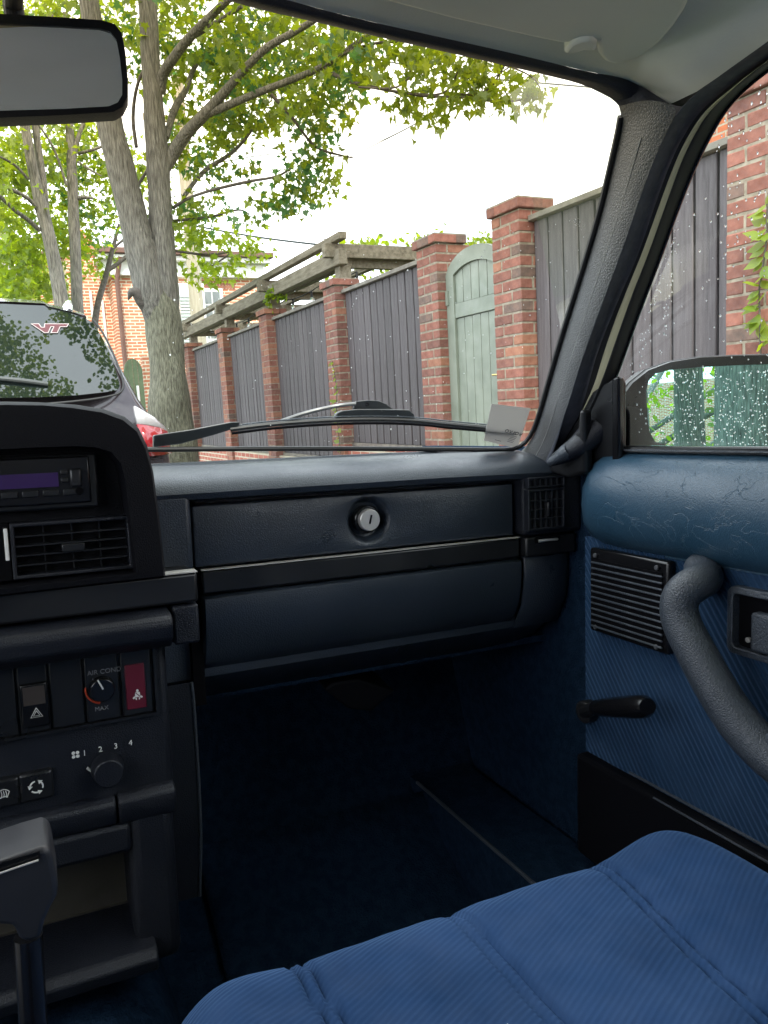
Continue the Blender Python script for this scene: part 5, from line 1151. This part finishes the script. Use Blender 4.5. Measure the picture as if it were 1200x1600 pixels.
# wiper
wb = smoothline([Cw(360, 671, .012), Cw(430, 662, .012), Cw(525, 656, .012), Cw(590, 655, .012), Cw(650, 657, .012), Cw(700, 663, .012), Cw(770, 669, .012), Cw(800, 672, .012)])
b = B(); b.tube(wb, .0042, 8, flat=.8); wp = P(b, 'wiper', 'black_rubber', label='windscreen wiper parked along the bottom of the glass')
b = B(); b.tube([p+V((0, -.006, -.0055)) for p in wb], .0018, 6); P(b, 'wiper_rubber', 'void_black', wp)
b = B(); b.tube([p+V((0, -.002, .0046)) for p in wb], .0010, 6); P(b, 'wiper_spine', 'bright_metal', wp).data.materials[0] = MT['grip_vinyl']
wslab([(523, 655), (527, 645), (536, 641), (560, 639), (600, 639), (640, 640), (648, 647), (650, 656)], 'wiper_bridge', 'wiper_grey', .016, .012, wp, bevel=.002)
b = B(); b.tube(smoothline([Cw(440, 658, .022), Cw(480, 644, .024), Cw(530, 633, .026), Cw(556, 631, .026)]), .0028, 8); P(b, 'wiper_arm', 'wiper_grey', wp)
wslab([(552, 640), (556, 627), (575, 625), (592, 626), (604, 631), (616, 640)], 'arm_head', 'wiper_grey', .028, .004, wp, bevel=.0012)
b = B(); b.disc(Cw(573, 632, .027), (0, -1, 0), .0025, .003, 10); P(b, 'pivot_bolt', 'void_black', wp)
wslab([(240, 680), (300, 671), (362, 659), (376, 659), (372, 668), (330, 681), (280, 694), (240, 699)], 'wiper_blade', 'wiper_grey', .012, .012, wp, bevel=.002)
# sticker
b = B(); sq = [Cw(*q, -.002) for q in [(768, 631), (829, 638), (808, 701), (756, 688)]]; b.prism(sq, (0, .0006, 0)); sk = P(b, 'windscreen_sticker', 'sticker_paper', smooth=0, label='white printed sticker in the lower corner of the windscreen')
ux = (sq[2]-sq[3]).normalized(); uz = (sq[1]-sq[2]); uz = (uz-ux*uz.dot(ux)).normalized(); nrm = ux.cross(uz)
off = nrm*(-.0004 if nrm.y > 0 else .0004)
text('VOLVO', Cw(802, 676, -.003)+off, -ux, uz, .0085, 'print_dark', sk, space=1.1)
rr = random.Random(5)
for k in range(6):
    c_ = sq[3].lerp(sq[2], .62 if k < 5 else .30)+uz*(.0215-.0030*k); b = B(); w_ = rr.uniform(.007, .011); b.obox(c_+ux*(.0085-w_/2)*1.0+off, ux, nrm, uz, w_, .0003, .0009); P(b, 'print_line', 'print_grey', sk)
# dust and water specks on the screen
def specks(name, m, pts, par, r0, r1, seed):
    rr = random.Random(seed); b = B()
    for p in pts:
        r = rr.uniform(r0, r1)*(1.6 if rr.random() < .12 else 1); e = rr.uniform(.8, 1.5); n = 6
        vs_ = [p+V((0, -r*.5, 0))]+[p+V((r*math.cos(a), 0, r*e*math.sin(a))) for a in [6.283*i/n for i in range(n)]]
        b.add(vs_, [(0, i+1, (i+1) % n+1) for i in range(n)]+[tuple(range(n, 0, -1))])
    return P(b, name, m, par, kind='stuff', smooth=80)
rr = random.Random(9)
specks('glass_specks', 'dust', [Cw(rr.uniform(540, 950), rr.uniform(330, 690), .002) for _ in range(150)]+[Cw(rr.uniform(260, 560), rr.uniform(430, 690), .002) for _ in range(50)]+[Cw(900+rr.gauss(0, 6), 348+rr.gauss(0, 3), .002) for _ in range(10)], ws, .00025, .0007, 1)

# ---- door frame, seal, side glass
def off(px, o): return [Cs(*q, o) for q in px]
b = B(); b.prism(off([(1030, 150), (1085, 150), (1072, 185), (1058, 215), (1036, 215)], .0), (.02, 0, 0)); P(b, 'corner_plate', 'header_trim')
seal_r = [(860, 722), (900, 660), (913, 627), (933, 550), (967, 467), (997, 400), (1027, 310), (1053, 240), (1083, 187), (1105, 163), (1133, 140), (1165, 115), (1200, 90), (1260, 47), (1340, -20)]
seal_l = [(858, 722), (872, 685), (900, 590), (918, 540), (940, 480), (967, 405), (1000, 310), (1027, 238), (1053, 187), (1070, 160), (1105, 133), (1133, 113), (1200, 67), (1260, 22), (1340, -50)]
b = B(); band(b, off(seal_l, -.034), off(seal_r, -.012), 90, .009, (-1, 0, 0), 8)
tail = off([(1340, -50)], -.034)[0], off([(1340, -20)], -.012)[0]; b.grid([[tail[0]+V((0, -.3*k, .002*k)), tail[0].lerp(tail[1], .5)+V((-.009, -.3*k, 0)), tail[1]+V((0, -.3*k, .002*k))] for k in range(6)]); P(b, 'door_seal', 'seal_cloth', smooth=70)
pa = [(905, 640), (925, 612), (945, 545), (975, 462), (1001, 400), (1033, 310), (1061, 237), (1090, 187), (1112, 163), (1137, 143), (1168, 118), (1200, 95), (1260, 50), (1340, -16)]
pb2 = [(915, 650), (938, 603), (958, 545), (987, 462), (1013, 400), (1044, 313), (1070, 240), (1096, 192), (1116, 168), (1140, 148), (1170, 122), (1200, 100), (1262, 55), (1342, -10)]
b = B(); band(b, off(pa, -.010), off(pb2, -.008), 90, .002, (-1, 0, 0), 4); P(b, 'painted_door_edge', 'car_paint', smooth=70)
b = B(); band(b, off(seal_r, -.013), off(pb2[:1]+pb2, -.006), 90, 0, (-1, 0, 0), 2); P(b, 'door_channel', 'black_rubber')
fr_in = [(930, 660), (963, 590), (990, 513), (1011, 457), (1033, 400), (1057, 333), (1083, 267), (1107, 217), (1133, 172), (1165, 138), (1200, 110), (1262, 68), (1345, 5)]
fr_md = [(920, 650), (950, 573), (974, 502), (998, 440), (1020, 392), (1049, 325), (1075, 252), (1101, 203), (1125, 165), (1153, 138), (1195, 108), (1262, 60), (1345, -5)]
b = B(); band(b, off(pb2, -.012), off(fr_in, .0), 90, .008, (-1, 0, 0), 8); P(b, 'window_frame', 'black_rubber', smooth=50)
b = B(); b.tube(resample(smoothline(off(fr_in, -.001)), 80), .0018, 6); P(b, 'frame_lip', 'gloss_black')
# sail panel and mirror adjuster
b = B(); b.prism(off([(925, 612), (942, 600), (964, 588), (968, 600), (968, 722), (925, 742), (866, 742), (858, 722), (880, 690), (905, 650)], -.012), (.012, 0, 0)); sp_ = P(b, 'sail_panel', 'satin_black', bevel=.003, label='black triangular panel behind the wing mirror')
b = B(); b.prism(off([(955, 590), (966, 588), (967, 720), (955, 722)], -.02), (.01, 0, 0)); P(b, 'sail_edge', 'gloss_black', sp_, bevel=.003)
j0, j1, j2, j3 = Cs(915, 690, -.03), Cs(895, 704, -.045), Cs(878, 714, -.055), Cs(860, 723, -.062)
b = B(); b.tube(resample([Cs(936, 668, 0), Cs(905, 696, -.03), Cs(885, 708, -.04), Cs(868, 718, -.048)], 14), [.024-.0011*i for i in range(14)], 14, flat=.9); P(b, 'adjuster_boot', 'dash_dark', sp_, smooth=70)
b = B(); kn = resample([Cs(893, 703, -.036), Cs(876, 714, -.045), Cs(858, 724, -.054)], 8); b.tube(kn, [.0165, .0175, .016, .0135, .0115, .0105, .0095, .006], 14, flat=.7); P(b, 'adjuster_knob', 'grip_vinyl', sp_, smooth=70)
b = B(); ap = off([(868, 735), (885, 700), (916, 672), (918, 640), (926, 640), (928, 738), (900, 746)], -.018); b.prism(ap, (-.018, -.004, 0)); P(b, 'adjuster_housing', 'satin_black', sp_, bevel=.008, seg=3)
# side window
b = B(); b.grid([[(.704-.27*z, y, z) for z in (-.06, .1, .25, .42)] for y in (.86, .6, .3, 0, -.4)]); sw = P(b, 'side_window', 'side_glass', smooth=80)
rr = random.Random(12); pts = []
for _ in range(60):                                      # two strings of beads running up the glass
    t = rr.random(); pts.append((1000+75*t+rr.gauss(0, 4)*1, 560-290*t+rr.gauss(0, 8)))
for _ in range(40): t = rr.random(); pts.append((1028+30*t+rr.gauss(0, 3), 570-200*t+rr.gauss(0, 8)))
for _ in range(150): pts.append((rr.uniform(975, 1210), rr.uniform(130, 700)))
for _ in range(60): pts.append((rr.uniform(1130, 1210), rr.uniform(120, 400)))
for _ in range(30): pts.append((rr.uniform(968, 1010), rr.uniform(560, 710)))
for _ in range(120): pts.append((rr.uniform(1200, 1500), rr.uniform(50, 700)))
ok_ = [q for q in pts if q[0] > 965+max(0, (600-q[1]))*.33+8]
def drops(name, P3, par, nrm, r0, r1, seed, m='water'):
    rr = random.Random(seed); b = B(); nrm = V(nrm).normalized(); u = nrm.cross(V((0, 0, 1))).normalized(); w = u.cross(nrm)
    for p in P3:
        r = rr.uniform(r0, r1); e = rr.uniform(.9, 1.4); n = 8; rings = []
        for hh, k in ((0, 1), (.35, .85), (.6, .5)): rings.append([p+nrm*r*hh+(u*math.cos(a)+w*math.sin(a)*e)*r*k for a in [6.283*i/n for i in range(n)]])
        k0 = len(b.v); b.grid(rings, closed=True); b.f.append(tuple(k0+2*n+i for i in range(n))); b.mi.append(0)
    return P(b, name, m, par, kind='stuff', smooth=80)
drops('water_drops', [Cs(*q, .006) for q in ok_], sw, (1, 0, .27), .0007, .0014, 1)

# ---- wing mirror
mp0 = V((.86, .80, .02)); mn = V((-.37, -.93, .02)).normalized(); MG = lambda q: (q-mp0).dot(mn)
def Cm(px, py, o=0): return C(px, py, g=lambda q: MG(q)-o)
ho_ = [(966, 716), (967, 640), (970, 618), (985, 598), (1010, 578), (1045, 565), (1090, 558), (1150, 555), (1230, 553), (1330, 556), (1370, 575), (1380, 640), (1365, 700), (1320, 712), (1220, 702), (1180, 708), (1120, 716), (1040, 719), (1000, 719)]
gi_ = [(1012, 655), (1010, 610), (1014, 594), (1024, 584), (1045, 578), (1100, 573), (1160, 570), (1240, 568), (1320, 568), (1345, 580), (1352, 640), (1342, 688), (1315, 697), (1240, 697), (1160, 698), (1090, 699), (1045, 697), (1024, 690), (1015, 675)]
fwd = -mn
Ho = [Cm(*q) for q in ho_]; Gi = [Cm(*q) for q in gi_]; ctr = sum(Ho, V((0, 0, 0)))/len(Ho)
sc_ = lambda pts, k, d: [ctr+(p-ctr)*k+fwd*d for p in pts]
b = B(); b.grid([sc_(Gi, 1, .010), sc_(Gi, 1, 0), sc_(Ho, .985, -.003), sc_(Ho, 1, .004), sc_(Ho, 1.0, .04), sc_(Ho, .93, .075), sc_(Ho, .75, .10), sc_(Ho, .4, .115), sc_(Ho, .01, .118)], closed=True)
wm = P(b, 'wing_mirror', 'mirror_black', smooth=45, label='black wing mirror housing wet with rain')
b = B(); b.prism(sc_(Gi, 1.004, .004), fwd*.003); P(b, 'mirror_glass', 'mirror_glass', wm, smooth=0)
b = B(); b.prism([Cs(964, 625, .010), Cs(964, 712, .010), Cs(985, 712, .010), Cs(985, 640, .010)], (.06, .07, 0)); P(b, 'mirror_foot', 'void_black', wm, bevel=.006)
rr = random.Random(21); mpts = [Cm(rr.uniform(1012, 1345), rr.uniform(576, 696), -.0035) for _ in range(1000)]
drops('water_drops', mpts, wm, mn, .0004, .0012, 3)
b = B(); b.tube(sc_([Ho[k] for k in range(2, 9)], 1.002, .006), .0012, 6); P(b, 'housing_highlight_rim', 'mirror_black', wm)

# ---- interior mirror
ip = V((0, .72, .27)); inn = V((-.16, -1, -.03)).normalized(); IG = lambda q: (q-ip).dot(inn)
def Ci(px, py, o=0): return C(px, py, g=lambda q: IG(q)-o)
io = [(-190, 10), (-100, 14), (0, 22), (90, 27), (160, 32), (180, 38), (191, 52), (196, 80), (200, 125), (200, 152), (192, 168), (178, 176), (100, 181), (0, 185), (-100, 188), (-190, 188), (-215, 170), (-222, 100), (-215, 30)]
ii = [(-180, 28), (-100, 30), (0, 36), (90, 40), (155, 44), (172, 49), (182, 62), (187, 88), (191, 125), (191, 148), (184, 160), (170, 166), (100, 170), (0, 173), (-100, 175), (-185, 174), (-203, 160), (-209, 100), (-203, 45)]
Io, Ii = [Ci(*q) for q in io], [Ci(*q) for q in ii]; ctr2 = sum(Io, V((0, 0, 0)))/len(Io); f2 = -inn
s2 = lambda pts, k, d: [ctr2+(p-ctr2)*k+f2*d for p in pts]
b = B(); b.grid([s2(Ii, 1, .004), s2(Ii, 1, 0), s2(Io, .995, -.001), s2(Io, 1, .003), s2(Io, .99, .02), s2(Io, .9, .03), s2(Io, .3, .036), s2(Io, .01, .036)], closed=True); rm = P(b, 'rear_view_mirror', 'hood_black', smooth=50)
b = B(); b.prism(s2(Ii, 1.003, .002), f2*.002); P(b, 'mirror_pane', 'inner_mirror', rm, smooth=0)
b = B(); b.tube([ctr2+f2*.03, ctr2+V((0, .03, .06)), V((ctr2.x, .68, .36))], .008, 10); P(b, 'mirror_stem', 'hood_black', rm)

# ---- shell parts out of view: bonnet, screens and pillars behind
P(box((-.78, 1.10, -.20), (.78, 1.35, -.095)), 'scuttle', 'black_rubber')
b = B(); b.grid([[(x, y, z-.04*(x/.8)**4) for x in (-.80, -.6, -.3, 0, .3, .6, .80)] for y, z in [(1.30, -.105), (1.8, -.13), (2.3, -.17), (2.62, -.22), (2.66, -.30)]]); P(b, 'bonnet', 'car_paint', smooth=60, solid=.004)
b = B(); b.grid([[(s_, y, z) for y, z in [(1.28, -.12), (2.0, -.17), (2.62, -.25), (2.62, -.62), (1.28, -.62)]] for s_ in (.82, .80)]); P(b, 'wing_panel', 'car_paint', solid=.004)
P(box((.74, -1.3, -.66), (.80, .87, -.055)), 'door_skin', 'car_paint', bevel=.01)
P(box((-.80, -1.6, -.66), (-.72, .87, -.055)), 'far_door', 'door_vinyl', bevel=.01)
P(box((-.72, -1.62, -.8), (.72, -1.55, -.02)), 'rear_bulkhead', 'carpet')
for s_ in (-1, 1):
    b = B(); b.tube([(s_*.66, -1.25, -.05), (s_*.60, -1.15, .15), (s_*.55, -.95, .42)], .06, 8); P(b, 'rear_pillar', 'headliner')
b = B(); b.tube([(-.74, .95, -.05), (-.60, .62, .36)], .03, 8); P(b, 'far_pillar', 'pillar_vinyl')
fm.matrix_world = Matrix.Translation(V((0, 0, EYE))) @ CAR2W.to_4x4()
